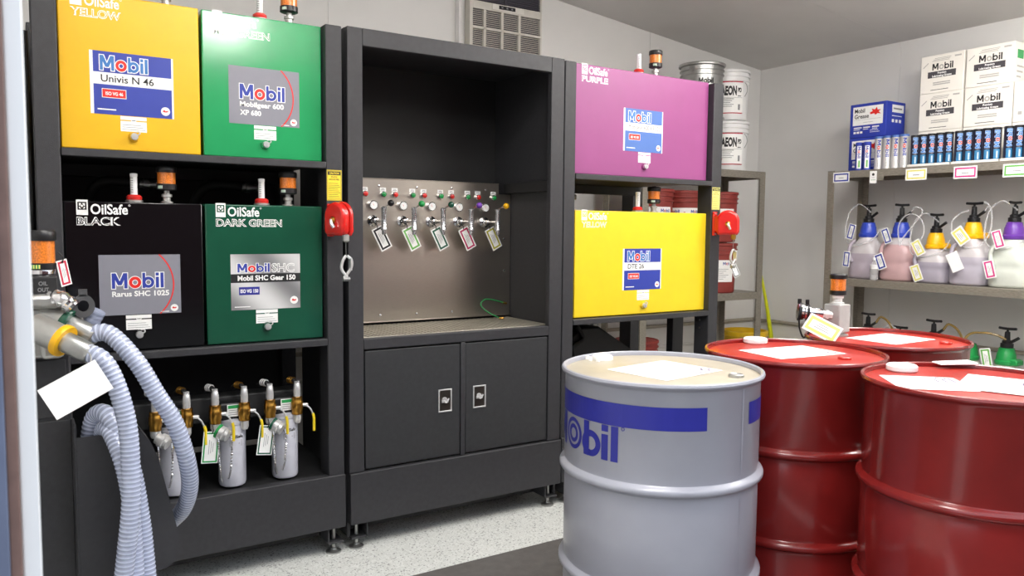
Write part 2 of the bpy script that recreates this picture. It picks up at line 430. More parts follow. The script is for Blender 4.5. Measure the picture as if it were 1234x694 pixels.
TY = 2.942     # tank front plane
def tank(name_label, x0, x1, z0, z1, M, word, ww, kind, lx, lz, text2, br, lv, lock, band, ow=.158, gold=None):
    t = thing('oil_tank', name_label, 'oil tank', ((x0+x1)/2, TY, z0), 'coloured oil storage tanks on the racks')
    body = MB().box(x0, TY, z0, x1, TY+.6, z1).build('tank_body', M, t, bevel=.004)
    # seam and brand print
    b = MB(); oilsafe(b, front(x0+.036, z1-.078, TY), ow, word, ww); b.build('brand_print', [WHITE, M], t, smooth=False)
    # product sticker .253 x .204
    W_, H_ = .254, .204; fn = front(lx, lz, TY); b = MB(); mats = [WHITE, BLUE, REDPR, INK, BLUEL, GREYL, BLUED, SILVLAB]
    if kind == 'blue' or kind == 'faded':
        bm = 1
        if kind == 'faded': mats[1] = BLUEP
        b.rect(0, 0, W_, H_, fn, .0006, 0); b.rect(.010, 0, W_-.006, H_, fn, .0010, bm)
        b.rect(.004, .097, W_-.002, .136, fn, .0014, 0)
        logo(b, .030, .143, .143, .048, fn, .0014, 0, 0, g=.055); logo(b, .030, .143, .143, .048, fn, .0018, 4, 2)
        b.text(text2[0], .032, .106, .024, fn, .0018, 3, w=text2[2], bold=.012 if len(text2[0]) < 14 else .0)
        b.rect(.034, .054, .107, .084, fn, .0014, 0); b.rect(.036, .056, .105, .082, fn, .0018, 2)
        b.text(text2[1], .045, .063, .011, fn, .0022, 0, w=.052, bold=.03)
        b.rect(.02, .014, .075, .018, fn, .0014, 0); pegasus(b, W_-.027, .024, .0145, fn, .0014, 0, 2)
    elif kind == 'grey':
        b.rect(0, 0, W_, H_, fn, .0006, 5)
        cx, cy, rr = .093, .102, .138; a = math.asin(.102/rr)
        b.annulus(cx, cy, rr-.0022, rr+.0022, fn, .0010, 2, n=40, a0=-a, a1=a)
        logo(b, .038, .090, .160, .052, fn, .0010, 0, 0, g=.05); logo(b, .038, .090, .160, .052, fn, .0014, 1, 2)
        for i, s_ in enumerate(text2[0]): b.text(s_, .038, .063-.030*i, .018, fn, .0010, 0, w=text2[2][i], bold=.03)
        pegasus(b, W_-.022, .018, .0125, fn, .0014, 0, 2); b.rect(.188, .005, .215, .0075, fn, .001, 0)
    else:
        b.rect(0, 0, W_, H_, fn, .0006, 7); b.rect(0, .1, W_, .132, fn, .0010, 3)
        logo(b, .024, .138, .115, .032, fn, .0010, 0, 0, g=.06); logo(b, .024, .138, .115, .032, fn, .0014, 1, 2)
        b.text('SHC', .146, .138, .032, fn, .0010, 0, w=.087, bold=.045); b.text('SHC', .1475, .139, .030, fn, .0014, 7, w=.084, bold=-.012)
        b.text(text2[0], .024, .108, .0185, fn, .0014, 0, w=.212, bold=.035)
        b.rect(.028, .055, .102, .084, fn, .0010, 6); b.text(text2[1], .033, .063, .013, fn, .0014, 0, w=.064, bold=.04)
        b.rect(.012, .010, .068, .013, fn, .0010, 0); pegasus(b, W_-.024, .03, .015, fn, .0010, 0, 2)
    st = b.build('product_sticker', mats, t, smooth=False)
    b = MB(); small_instruction(b, front(lock[0]-.04, lz-.052, TY), .08, .05, 3); b.build('instruction_sticker', [WHITE, INK, GREYINK, band], t, smooth=False)
    # quarter-turn lock: enamel boss, chrome plug and a hasp
    lx_, lz_ = lock
    lk = MB().cyl((lx_, TY+.002, lz_), (lx_, TY-.010, lz_), .017, .0155, 24).build('lock_boss', M, t)
    b = MB().cyl((lx_, TY-.010, lz_), (lx_, TY-.020, lz_), .0125, .011, 18); b.box(lx_-.002, TY-.0235, lz_-.006, lx_+.002, TY-.019, lz_+.006)
    b.tube([(lx_+.008, TY-.012, lz_+.004), (lx_+.016, TY-.016, lz_+.010), (lx_+.014, TY-.013, lz_+.017), (lx_+.004, TY-.011, lz_+.016)], .0022, 8, sub=4)
    b.build('lock_plug', NICKEL, lk)
    breather(t, br[0], TY+.048, z1); level_gauge(t, lv[0], TY+.048, z1)
    return t
def breather(parent, x, y, z):
    """desiccant breather standing on a threaded neck: clear tube of orange beads between two black caps"""
    b = MB().lathe([(.021, 0), (.021, .006), (.013, .008), (.013, .022), (.018, .023), (.018, .032), (.010, .034), (.010, .046)], (x, y, z-.001), 20)
    nk = b.build('breather_neck', ALU, parent)
    MB().lathe([(.026, .044), (.033, .047), (.033, .066), (.030, .067)], (x, y, z), 28).build('breather_base', BPLAST, nk)
    MB().lathe([(.030, .066), (.030, .107)], (x, y, z), 28).build('desiccant_beads', BEADS, nk)
    b = MB().lathe([(.033, .106), (.034, .108), (.034, .124), (.031, .128), (.012, .128), (.010, .131)], (x, y, z), 28)
    b.build('breather_cap', BPLAST, nk)
    b = MB()
    for k in range(9):
        a0 = PI*1.15+k*.06
        b.add([(x+.0334*math.cos(a), y+.0334*math.sin(a), z+q) for a, q in ((a0, .05), (a0+.06, .05), (a0+.06, .06), (a0, .06))], [(0,1,2,3)], k % 2)
    b.build('breather_label', [WHITE, GREENT], nk, smooth=False)
    return nk
def level_gauge(parent, x, y, z):
    """filler gauge: steel plate, red collar and a graduated clear tube"""
    g = MB().lathe([(.028, 0), (.028, .008), (.024, .010)], (x, y, z-.001), 24).build('gauge_flange', ALU, parent)
    MB().lathe([(.023, .009), (.025, .012), (.025, .020), (.018, .026), (.014, .026)], (x, y, z), 24).build('red_collar', REDCAP, g)
    MB().lathe([(.0115, .024), (.0115, .088), (.0125, .089), (.0125, .098), (.008, .100)], (x, y, z), 16).build('gauge_tube', mat('frosted_tube', 'f0f0f0', .2, var=.02, coat=.4), g)
    b = MB()
    for k in range(7): b.box(x-.012, y-.0118, z+.034+k*.008, x-.004, y-.0110, z+.0355+k*.008)
    b.build('graduation', INK, g, smooth=False)
tank('yellow oil tank with a blue sticker at the upper left of the left rack', .143, .570, 1.537, 2.041, YELLOW, 'YELLOW', .148, 'blue', .230, 1.654, ('Univis N 46', 'ISO VG 46', .160), (.473,), (.360,), (.357, 1.585), mat('gold_print', 'e3b53c', .5, var=0), .148)
tank('bright green oil tank with a grey gear oil sticker, upper shelf of the left rack', .579, 1.007, 1.537, 2.041, GREEN, 'MID GREEN', .2, 'grey', .667, 1.657, (['Mobilgear 600', 'XP 680'], None, (.158, .075)), (.901,), (.793,), (.794, 1.587), GREENPR)
tank('glossy black oil tank with a grey sticker, lower shelf of the left rack', .143, .570, .862, 1.367, GLOSSBLACK, 'BLACK', .13, 'grey', .239, .985, (['Rarus SHC 1025'], None, (.178,)), (.462,), (.358,), (.357, .916), INK)
tank('dark green oil tank with a silver sticker, lower shelf of the left rack', .579, 1.005, .862, 1.367, DKGREEN, 'DARK GREEN', .236, 'silver', .663, .983, ('Mobil SHC Gear 150', 'ISO VG 150', .2), (.889,), (.790,), (.791, .918), DGREENPR)
tank('wide purple oil tank on the upper shelf of the right rack', 2.205, 3.066, 1.547, 2.051, PURPLE, 'PURPLE', .157, 'faded', 2.497, 1.670, ('Mobilgear 600 XP 320', 'ISO VG 320', .205), (2.738,), (2.629,), (2.634, 1.599), MAG)
tank('wide yellow oil tank with a blue sticker on the lower shelf of the right rack', 2.216, 3.082, .872, 1.378, YELLOW2, 'YELLOW', .154, 'blue', 2.509, .993, ('DTE 26', 'ISO VG 68', .105), (2.747,), (2.640,), (2.645, .914), YELPR)

# ================================================================== racks
def levelling_foot(parent, x, y):
    b = MB().lathe([(.030, 0), (.030, .006), (.014, .013), (.012, .018), (.008, .02), (.008, .10)], (x, y, 0), 20)
    b.lathe([(.014, .045), (.014, .053)], (x, y, 0), 6)
    return b.build('levelling_foot', GALV, parent)
def rack(label, x0, x1, xi0, xi1, closed, zs, base_z):
    """open steel rack: four tubular posts, two trays for the tanks, a base skirt, feet"""
    Y0, Y1 = 2.907, 3.62
    t = thing('tank_rack', label, 'rack', ((x0+x1)/2, (Y0+Y1)/2, 0), 'black steel tank racks')
    for a, b_ in ((x0, xi0), (xi1, x1)):
        MB().box(a, Y0, base_z-.004, b_, Y0+.1, 2.046).build('post', BLACKP, t, bevel=.004)
        MB().box(a, Y1-.1, .05, b_, Y1, 2.046).build('post', BLACKP, t, bevel=.004)
    for z in zs:
        tr = MB().box(xi0+.001, Y0-.004, z-.027, xi1-.001, Y0+.03, z-.001).build('tray_lip', BLACKP, t, bevel=.003)
        MB().box(xi0+.001, Y0+.03, z-.012, xi1-.001, Y1-.1, z-.003).build('tray', BLACKI, t, bevel=.002)
        MB().box(xi0+.001, Y1-.16, z-.06, xi1-.001, Y1-.12, z-.013).build('tray_beam', BLACKI, t, bevel=.002)
    MB().box(x0, Y0-.012, .110, x1, Y0+.03, base_z).build('base_skirt', BLACKP, t, bevel=.003)
    MB().box(x0+.01, Y0+.032, base_z-.03, x1-.01, Y1-.1, base_z-.004).build('base_tray', BLACKI, t, bevel=.002)
    b = MB()
    MB().box(x0+.002, Y0+.11, .045, x1-.002, Y0+.16, .095).build('base_rail', BLACKI, t, bevel=.003)
    MB().box(x0+.002, Y1-.14, .045, x1-.002, Y1-.1, .095).build('base_rail', BLACKI, t, bevel=.003)
    for x in (x0+.055, x1-.035):
        sgn = -1 if x > (x0+x1)/2 else 1
        MB().box(x-.034, Y0+.0, .05, x-.028, Y0+.1, .109).build('foot_gusset', BLACKP, t, bevel=.001)
        MB().box(x-.03, Y0, .045, x+.03, Y0+.1, .053).build('foot_plate', BLACKP, t, bevel=.001)
        levelling_foot(t, x, Y0+.035); levelling_foot(t, x, Y1-.05)
    if closed:
        for zz0, zz1 in ((base_z, .835), (.85, 1.505), (1.54, 1.93)):
            MB().box(xi0+.001, Y1-.03, zz0, xi1-.001, Y1-.02, zz1).build('back_panel', BLACKI, t)  # black sheets standing in for the shadow and hoses behind the tanks
        MB().box(x0-.058, Y0+.2, .3, x0-.004, Y1-.1, 1.93).build('side_box', BLACKI, t, bevel=.004)
    return t
rl = rack('black steel rack on the left holding four tanks in two rows', .068, 1.075, .139, 1.011, True, (1.536, .861), .322)
rr_ = rack('black steel rack on the right holding one purple and one yellow tank', 2.124, 3.140, 2.186, 3.071, False, (1.546, .871), .322)
MB().box(3.075, 3.17, .06, 3.155, 3.22, .858).build('post', BLACKI, rr_, bevel=.003)
b = MB()
for z in (1.0, 1.06): pass
for z in (.815, .775, .62):
    MB().lathe([(.006, 0), (.006, .004)], (3.071, 2.965, z), 6, axis=(-1,0,0)).build('bolt', GALV, rr_)
for (x, z, y) in ((1.0415, 1.39, 2.907), (3.103, 1.398, 2.907)):
    par = rl if x < 2 else rr_
    fn = front(x-.029, z, y); b = MB(); b.rect(0, 0, .058, .115, fn, .0006, 0); b.frame(.002, .002, .056, .113, .0012, fn, .001, 1)
    b.rect(.004, .096, .054, .110, fn, .001, 1); b.text('CAUTION', .029, .0995, .0075, fn, .0014, 0, w=.038, bold=.03, center=True)
    b.text('STATIC', .029, .086, .006, fn, .001, 1, w=.026, center=True, bold=.02); b.text('GROUND REEL', .029, .077, .006, fn, .001, 1, w=.042, center=True, bold=.02)
    for i in range(9): b.rect(.006, .008+.007*i, .052-.004*(i % 3), .0095+.007*i, fn, .001, 1)
    o = b.build('caution_sticker', [YELPR if x > 2 else mat('caution_yellow', 'ecd33a', .5, var=0), INK], par, smooth=False); o['label'] = 'yellow caution sticker'
# dark suction hoses curling behind the lower tanks
for par, x, z in ((rl, .34, 1.367), (rl, .72, 1.367), (rr_, 2.36, 1.378)):
    b = MB().tube([(x-.10, 3.40, z-.25), (x-.10, 3.38, z-.02), (x-.06, 3.34, z+.075), (x+.03, 3.32, z+.085), (x+.075, 3.32, z+.08)], .02, 12)
    h = b.build('suction_hose', DARK, par)
    b = MB().lathe([(.016, 0), (.016, .02), (.022, .022), (.022, .04), (.016, .042), (.014, .07)], (x+.07, 3.32, z+.08), 12, axis=(1,0,0))
    b.build('hose_fitting', GALV, h)

# ------------------------------------------------------------------ filter units with ball valves in the bottom of the left rack
def filter_unit(cx, label):
    y = 2.99
    t = thing('filter_unit', label, 'filter', (cx, y, .322), 'filter units with brass valves at the foot of the left rack')
    b = MB().lathe([(.036, 0), (.046, .006), (.049, .016), (.049, .225), (.046, .235), (.05, .237), (.05, .25), (.03, .256)], (cx, y, .323), 32)
    cn = b.build('filter_canister', FILTERW, t)
    fn = around(cx, y, .0493, R(-112), .5); b = MB()
    b.text('OilSafe', .0, .010, .012, fn, .0006, 0, w=.05, bold=.02); b.frame(.0, -.02, .045, .002, .0015, fn, .0006, 1); b.rect(.004, -.012, .036, -.009, fn, .0006, 1)
    b.build('canister_print', [INK, GREYINK], cn, smooth=False)
    MB().box(cx-.15, y+.03, .56, cx+.065, y+.12, .655).build('pump_block', BLACKI, t, bevel=.006)
    MB().box(cx-.055, y-.03, .575, cx+.055, y+.05, .64).build('filter_head', BPLAST, t, bevel=.008)
    fn = front(cx-.022, .588, y-.03); b = MB(); b.rect(0, 0, .05, .045, fn, .0006, 0); b.rect(.003, .03, .047, .042, fn, .001, 1)
    for i in range(3): b.rect(.004, .006+.008*i, .045, .0085+.008*i, fn, .001, 2)
    b.build('filter_label', [WHITE, GREENPR, GREYINK], t, smooth=False)
    for i, vx in enumerate((cx-.067, cx+.036)):
        vy = 2.945
        v = MB().lathe([(.016, .572), (.020, .574), (.020, .588), (.0225, .592), (.0225, .622), (.020, .626), (.020, .640), (.015, .642)], (vx, vy, 0), 6 if False else 20).build('ball_valve', BRASS, t)
        b = MB().lathe([(.014, .640), (.014, .668), (.012, .688), (.0105, .69), (.0105, .70)], (vx, vy, 0), 12); b.build('valve_nipple', NICKEL, v)
        el = MB().tube([(vx, vy+.004, .690), (vx-.006, vy+.018, .700), (vx-.016, vy+.04, .700), (vx-.022, vy+.075, .685)], .009, 10, sub=4).build('hose_elbow', DARK, v)
        for k in range(3): MB().lathe([(.0125, -.002), (.0138, 0), (.0125, .002)], (vx-.008-.004*k, vy+.022+.010*k, .700), 14, axis=(-.35,.93,0), caps=(True, True)).build('elbow_ring', BRASS if i else NICKEL, v)
        b = MB().lathe([(.007, 0), (.007, .018), (.005, .02)], (vx+.018, vy-.004, .607), 10, axis=(1,-.15,0)); b.build('valve_stem', NICKEL, v)
        MB().box(vx+.030, vy-.010, .600, vx+.040, vy-.004, .612).build('lever_nut', NICKEL, v)
        MB().tube([(vx+.034, vy-.010, .604), (vx+.046, vy-.014, .592), (vx+.056, vy-.018, .570)], .0032, 8, sub=4).build('lever', NICKEL, v)
        MB().tube([(vx+.055, vy-.018, .573), (vx+.059, vy-.019, .555), (vx+.059, vy-.019, .505)], .0052, 8, sub=3).build('handle_grip', YHANDLE, v)
        if i == 0:
            q = MB().lathe([(.014, .575), (.018, .572), (.018, .556), (.014, .548)], (vx, vy, 0), 16).build('outlet', NICKEL, v)
            c0 = Vector((vx+.004, vy-.006, .548)); d = Vector((.62, -.5, -.38)).normalized()
            b = MB().lathe([(.020, 0), (.020, .012), (.026, .014), (.026, .030), (.022, .033), (.022, .045), (.010, .047)], c0, 20, axis=d)
            cl = b.build('camlock', NICKEL, v)
            if cx > .7 or cx > .6:
                MB().lathe([(.0275, .003), (.0275, .011)], c0, 20, axis=d).build('colour_ring', GREENT if cx < .7 else DKGREEN, v)
            for s_ in (-1, 1):
                a = c0 + d*.03 + Vector((s_*.022, -.004, 0)); P = [a, a+Vector((0, -.012, -.05)), a+Vector((s_*-.004, -.008, -.13)), a+Vector((-s_*.012, -.004, -.165 if s_ > 0 else -.175))]
                pts = spline(P, 8); bb = MB()
                for k in range(len(pts)-1):
                    p, q_ = pts[k], pts[k+1]; bb.lathe([(.0012, 0), (.0042, (q_-p).length*.3), (.0042, (q_-p).length*.7), (.0012, (q_-p).length)], p, 6, axis=q_-p, caps=(False, False))
                bb.build('cap_chain', CHROME, v)
        else:
            MB().lathe([(.013, .575), (.015, .572), (.015, .55), (.011, .54)], (vx, vy, 0), 14).build('outlet', NICKEL, v)
    return t
filter_unit(.468, 'grey filter canister with brass valves partly behind the big clear hose')
filter_unit(.668, 'grey filter canister with a bright green coupling ring, middle of the three')
filter_unit(.865, 'grey filter canister with brass valves nearest the right post of the rack')

# ------------------------------------------------------------------ hanging tags
def id_card(name, label, loc, w_, h_, M, yaw=0, tilt=0, pitch=0, group=None, landscape=False, strap=True, off=(0,0), lines=True, bt=.16):
    """white laminated card with a coloured frame, hung by a corner; local plane XZ facing -Y"""
    t = thing(name, label, 'tag', loc, group); t.rotation_euler = (pitch, tilt, yaw)
    x0, z1 = -w_/2+off[0], off[1]; 
    MB().box(x0, -.0006, z1-h_, x0+w_, .0006, z1).build('card', PAPER, t, local=True)
    fn = front(x0, z1-h_, -.0006); e = bt*min(w_, h_)*.5
    if M is not None:
        b = MB(); b.frame(e*.75, e*.75, w_-e*.75, h_-e*.75, e*1.1, fn, .0006); b.build('colour_frame', M, t, local=True, smooth=False)
    if lines:
        b = MB()
        for i in range(3):
            if h_ > w_: b.rect(w_*(.38+.12*i), h_*(.28+.04*i), w_*(.41+.12*i), h_*(.74-.05*i), fn, .0006)
            else: b.rect(w_*(.28+.03*i), h_*(.36+.12*i), w_*(.72-.04*i), h_*(.39+.12*i), fn, .0006)
        b.build('card_print', GREYINK, t, local=True, smooth=False)
    if strap:
        MB().tube([(0, -.002, -.008), (.003, -.006, .006), (.0, .004, .022)], .0018, 6, sub=4).build('strap', DARK, t, local=True)
    return t
id_card('hanging_tag', 'white tag with bright green frame on the coupling of the middle filter canister', (.585, 2.925, .55), .057, .115, GREENPR, 0, R(6), group='tags on the filter couplings')
id_card('hanging_tag', 'white tag with dark green frame beside the right filter canister', (.783, 2.925, .548), .057, .112, DGREENPR, 0, R(8), group='tags on the filter couplings')

# ================================================================== dispensing console
cs = thing('dispensing_console', 'black steel dispensing console between the two racks with stainless panel and two doors', 'cabinet', (1.607, 3.2, 0))
Y0 = 2.907
def cb(name, x0, y0, z0, x1, y1, z1, M=BLACKP, bev=.003, par=None):
    return MB().box(x0, y0, z0, x1, y1, z1).build(name, M, par or cs, bevel=bev)
cb('side_frame', 1.096, Y0, .316, 1.158, Y0+.03, 2.051)
cb('side_frame', 2.049, Y0, .316, 2.119, Y0+.03, 2.051)
cb('top_rail', 1.158, Y0, 1.984, 2.049, Y0+.03, 2.051)
cb('counter_rail', 1.158, Y0, .806, 2.049, Y0+.03, .849)
cb('door_post', 1.595, Y0, .316, 1.617, Y0+.03, .806)
cb('side_panel', 1.096, Y0+.03, .05, 1.108, 3.50, 2.051, BLACKP, 0)
cb('side_panel', 2.107, Y0+.03, .05, 2.119, 3.50, 2.051, BLACKP, 0)
cb('back_panel', 1.108, 3.485, .3, 2.107, 3.497, 2.04, BLACKI, 0)
cb('roof_panel', 1.108, Y0+.03, 2.035, 2.107, 3.485, 2.047, BLACKP, 0)
cb('inner_beam', 2.070, 2.945, 1.463, 2.106, 3.34, 1.512, BLACKI, .002)
cb('inner_beam', 1.109, 2.945, 1.463, 1.140, 3.34, 1.512, BLACKI, .002)
cb('console_floor', 1.108, Y0+.03, .805, 2.107, 3.485, .838, BLACKI, 0)
cb('base_skirt', 1.096, Y0-.012, .109, 2.119, Y0+.03, .3155)
cb('base_rail', 1.11, Y0+.11, .045, 2.105, Y0+.16, .095, BLACKI)
for x in (1.135, 2.078):
    levelling_foot(cs, x, Y0+.035)
    cb('foot_plate', x-.03, Y0+.002, .045, x+.03, Y0+.1, .053, BLACKP, .001); cb('foot_gusset', x+(.032 if x < 1.5 else -.038), Y0+.002, .05, x+(.038 if x < 1.5 else -.032), Y0+.1, .109, BLACKP, .001)
    levelling_foot(cs, x, 3.44)
# drip tray: frame and grating bars
cb('drip_tray', 1.112, 2.94, .838, 2.100, 3.335, .8455, TRAYM, .001)
b = MB()
for k in range(42): b.box(1.112+.0235*k, 2.95, .8455, 1.112+.0235*k+.0125, 3.325, .849)
o = b.build('grating', TRAYM, cs, smooth=False); o['kind'] = 'stuff'
cb('tray_lip', 1.112, 2.938, .8455, 2.100, 2.947, .851, STEEL, .001)
# doors with recessed paddle latches
for (x0, x1, lx) in ((1.1645, 1.5925, 1.4885), (1.6195, 2.0445, 1.6555)):
    d = cb('door', x0, Y0+.004, .3225, x1, Y0+.024, .7995, mat('black_door_paint', '313234', .48, bump=.25, bscale=500, var=.1, scale=60), .003)
    dy = Y0+.004; z0, z1 = .514, .612; x1_ = lx+.064
    b = MB(); fr = .006
    b.box(lx, dy-.004, z0, x1_, dy, z0+fr); b.box(lx, dy-.004, z1-fr, x1_, dy, z1); b.box(lx, dy-.004, z0+fr, lx+fr, dy, z1-fr); b.box(x1_-fr, dy-.004, z0+fr, x1_, dy, z1-fr)
    la = b.build('latch_frame', NICKEL, d, bevel=.0012)
    b = MB(); b.rect(lx+fr, z0+fr, x1_-fr, z1-fr, front(0, 0, dy), .0006); o = b.build('latch_recess', mat('latch_recess_metal', '6e6b66', .3, .9), d)
    o.parent = d
    b = MB().lathe([(.012, 0), (.012, .005), (.006, .006)], (lx+.03, dy-.0005, .566), 20, axis=(0,-1,0)); b.box(lx+.014, dy-.010, .556, lx+.044, dy-.004, .566)
    b.tube([(lx+.022, dy-.009, .562), (lx+.034, dy-.010, .556), (lx+.047, dy-.009, .572)], .0035, 8, sub=4)
    b.build('latch_handle', NICKEL, d)
# stainless splash panel with its upper right notch
PY = 3.33
poly = [(1.112, .862), (2.1035, .862), (2.1035, 1.458), (2.034, 1.458), (2.034, 1.507), (1.142, 1.507), (1.142, 1.458), (1.112, 1.458)]
sp = MB().prism(poly, lambda x, y, d: (x, d, y), PY, PY+.003).build('splash_panel', STEEL, cs, smooth=False)
cb('panel_hem', 1.146, PY-.004, 1.507, 2.034, PY+.02, 1.5105, STEEL, .001)
cb('panel_foot', 1.112, PY-.012, .858, 2.1035, PY+.003, .8625, STEEL, .001)
k_ = .9794; zz = lambda z: 1.2889+(z-1.2889)*k_
for x, z in [(1.431,1.48),(1.622,1.479),(1.808,1.482),(2.0,1.48),(2.109,1.237),(2.111,1.076),(1.435,.881),(1.622,.879),(1.813,.88)]:
    MB().lathe([(.006, 0), (.005, .003), (.002, .004)], (x*k_, PY, zz(z)), 12, axis=(0,-1,0)).build('screw', CHROME, sp)
balls = [('yellow', YELT), ('black', BPLAST), ('green', GREENT), ('dark green', DKGREEN), ('purple', PURT), ('yellow', YELT)]
names = ['first dispensing tap hidden behind the left console frame', 'black', 'light green', 'dark green', 'purple', 'yellow']
for i in range(6):
    bx = (1.251+.1483*i)*k_
    # push buttons with their legend plates
    for dx, M in ((.0515, GREENT), (.110, REDCAP)):
        if i == 5 and M is REDCAP: continue
        x = bx+dx*k_; zb = zz(1.442)
        bt = MB().lathe([(.0135, 0), (.0135, .010), (.0115, .012)], (x, PY, zb), 20, axis=(0,-1,0)).build('button_bezel', CHROME, cs)
        MB().lathe([(.0105, .010), (.0105, .017), (.008, .019)], (x, PY, zb), 20, axis=(0,-1,0)).build('push_button', M, bt)
        b = MB(); fn = front(x-.015, zb+.013, PY); b.rect(0, 0, .030, .017, fn, .0008, 0); b.rect(.005, .005, .025, .0075, fn, .0011, 1); b.rect(.008, .010, .022, .012, fn, .0011, 1)
        b.build('legend_plate', [WHITE, GREYINK], bt, smooth=False)
    gx, gz = bx, zz(1.391)
    g = MB().lathe([(.021, 0), (.021, .016), (.0185, .018), (.0175, .0165)], (gx, PY, gz), 28, axis=(0,-1,0)).build('pressure_gauge', CHROME, cs)
    b = MB(); fn = front(gx, gz, PY-.0165); b.annulus(0, 0, 0, .0172, fn, .0006, 0, n=24)
    for k in range(9):
        a = R(225-k*33.75); b.poly([(.0155*math.cos(a)-.0006*math.sin(a), .0155*math.sin(a)+.0006*math.cos(a)), (.0155*math.cos(a)+.0006*math.sin(a), .0155*math.sin(a)-.0006*math.cos(a)), (.012*math.cos(a), .012*math.sin(a))], fn, .0009, 1)
    b.poly([(-.0015, -.001), (.001, -.002), (-.006, .011)], fn, .0012, 2); b.build('dial', [WHITE, INK, REDPR], g, smooth=False)
    tz = zz(1.319)
    f_ = MB().lathe([(.026, 0), (.026, .005), (.017, .010), (.017, .022), (.012, .026), (.012, .05), (.008, .052), (.008, .115)], (bx, PY, tz), 20, axis=(0,-1,0)).build('tap', CHROME, cs)
    ty = PY-.128
    MB().lathe([(.006, 1.258), (.009, 1.262), (.009, 1.276), (.014, 1.279), (.014, 1.288), (.0115, 1.291), (.0115, 1.366), (.013, 1.368), (.013, 1.378), (.007, 1.382)], (bx, ty, 0), 20).build('tap_body', mat('polished_steel', 'd6d6d8', .22, .8), f_)
    b = MB()
    for k in range(7): b.box(bx-.006, ty-.0122, 1.298+.009*k, bx+.003, ty-.0112, 1.300+.009*k)
    b.build('tap_scale', INK, f_, smooth=False)
    MB().tube([(bx, ty, 1.376), (bx+.0, ty-.03, 1.383), (bx+.0, ty-.066, 1.392)], .0038, 8, sub=3).build('tap_lever', CHROME, f_)
    MB().sphere((bx, ty-.076, 1.394), .0142, 20).build('tap_knob', balls[i][1], f_)
FR = [None, INK, LGREEN, DGREENPR, mat('crimson_print', 'b8245c', .5, var=0), mat('olive_print', 'b3ad35', .5, var=0)]
for i in range(1, 6):
    bx = (1.251+.1483*i)*k_
    lab = ['', 'black', 'light green', 'dark green', 'crimson', 'olive yellow'][i]
    id_card('hanging_tag', f'white tag with {lab} frame hanging askew below a tap on the stainless panel', (bx-.004, PY-.055, 1.292), .056, .108, FR[i], 0, R(-27), group='tags hanging from the taps', off=(0, -.003), bt=.26)
# green ground wire lying against the panel
gw = MB().tube([(2.00, 3.25, .853), (1.955, 3.29, .88), (1.925, 3.31, .915), (1.95, 3.315, .94), (2.00, 3.318, .937), (2.062, 3.322, .921)], .0028, 8).build('ground_wire', GREENT)
tag(gw, 'thin green wire looping from the stainless panel to the drip tray', 'wire')
for p, d in (((2.06, 3.3215, .9215), (1, .1, -.25)), ((1.995, 3.252, .853), (1, -.6, 0))):
    MB().lathe([(.0045, 0), (.0055, .006), (.0055, .022), (.003, .024)], p, 10, axis=d).build('wire_lug', BRASS, gw)

# ================================================================== static grounding reels
def reel(label, x, z, n, c, so, guide):
    t = thing('grounding_reel', label, 'reel', (x, 2.905, z), 'red grounding reels on the racks')
    n = Vector(n).normalized(); s_ = Vector((-n.y, n.x, 0)); c = Vector(c)
    MB().box(-.030, -.012, -.062, -.004, 0, .062).build('mounting_plate', REDCAST, t, local=True, bevel=.003)
    for dz in (-.052, .052): MB().lathe([(.005, 0), (.005, .005)], (-.017, -.011, dz), 6, axis=(0,-1,0)).build('bolt', GALV, t, local=True)
    # D-shaped housing: rounded top, straight flanks
    pr = [(.055*math.cos(a), .012+.055*math.sin(a)) for a in [PI*k/16 for k in range(17)]] + [(-.055, -.040), (-.045, -.056), (.045, -.056), (.055, -.040)]
    fn = lambda a, b_, d: c + s_*a + Vector((0, 0, b_)) + n*d
    MB().prism([(a*1.06, b_*1.05) for a, b_ in pr], fn, -.024, -.010).build('housing_back', REDCAST, t, local=True, bevel=.004)
    h = MB().prism(pr, fn, -.010, .026).build('housing', REDCAST, t, local=True, bevel=.010)
    MB().lathe([(.013, 0), (.013, .004), (.009, .008), (.005, .012)], c+n*.026, 16, axis=n).build('hub_nut', BRASS, h, local=True)
    MB().tube([c+n*.036, c+n*.040+s_*.006+Vector((0,0,-.012)), c+n*.034+s_*.013+Vector((0,0,-.028))], .0065, 8, sub=4).build('release_lever', NICKEL, h, local=True)
    MB().box(-.028, -.05, -.04, .0, -.010, .04).build('bracket', REDCAST, t, local=True, bevel=.003)
    o = c + s_*so + Vector((0, 0, -.064))
    MB().lathe([(.007, -.018), (.013, -.012), (.013, .008), (.008, .012)], o, 14).build('cable_guide', guide, t, local=True)
    MB().tube([o+Vector((0,0,-.015)), o+Vector((.0,0,-.04)), o+Vector((.001,0,-.075))], .0016, 6, sub=3).build('cable', GALV, t, local=True)
    # clamp: two jaws, a spring and a broad thumb plate
    q = o+Vector((0, 0, -.068))
    cl = MB().tube([q, q+Vector((-.012,0,-.018)), q+Vector((-.017,0,-.05)), q+Vector((.004,0,-.080))], .0058, 8, sub=4).build('clamp', NICKEL, t, local=True)
    MB().tube([q+Vector((.004,0,.0)), q+Vector((.020,-.002,-.016)), q+Vector((.019,-.002,-.045)), q+Vector((-.008,0,-.083))], .0058, 8, sub=4).build('clamp_jaw', NICKEL, cl, local=True)
    b = MB().box(-.002, -.013, -.055, .004, .013, -.008); b.v = [tuple(Vector(p)+q+Vector((.016, 0, 0))) for p in b.v]; b.build('clamp_plate', NICKEL, cl, local=True, bevel=.001)
    MB().lathe([(.0085, 0), (.0085, .026)], q+Vector((-.012,0,-.088)), 10, axis=(1,0,0)).build('clamp_spring', GALV, cl, local=True)
    return t
reel('red grounding reel with steel clamp on the right post of the left rack', 1.040, 1.315, (-.93, -.36, 0), (-.007, -.065, 0), .04, ALU)
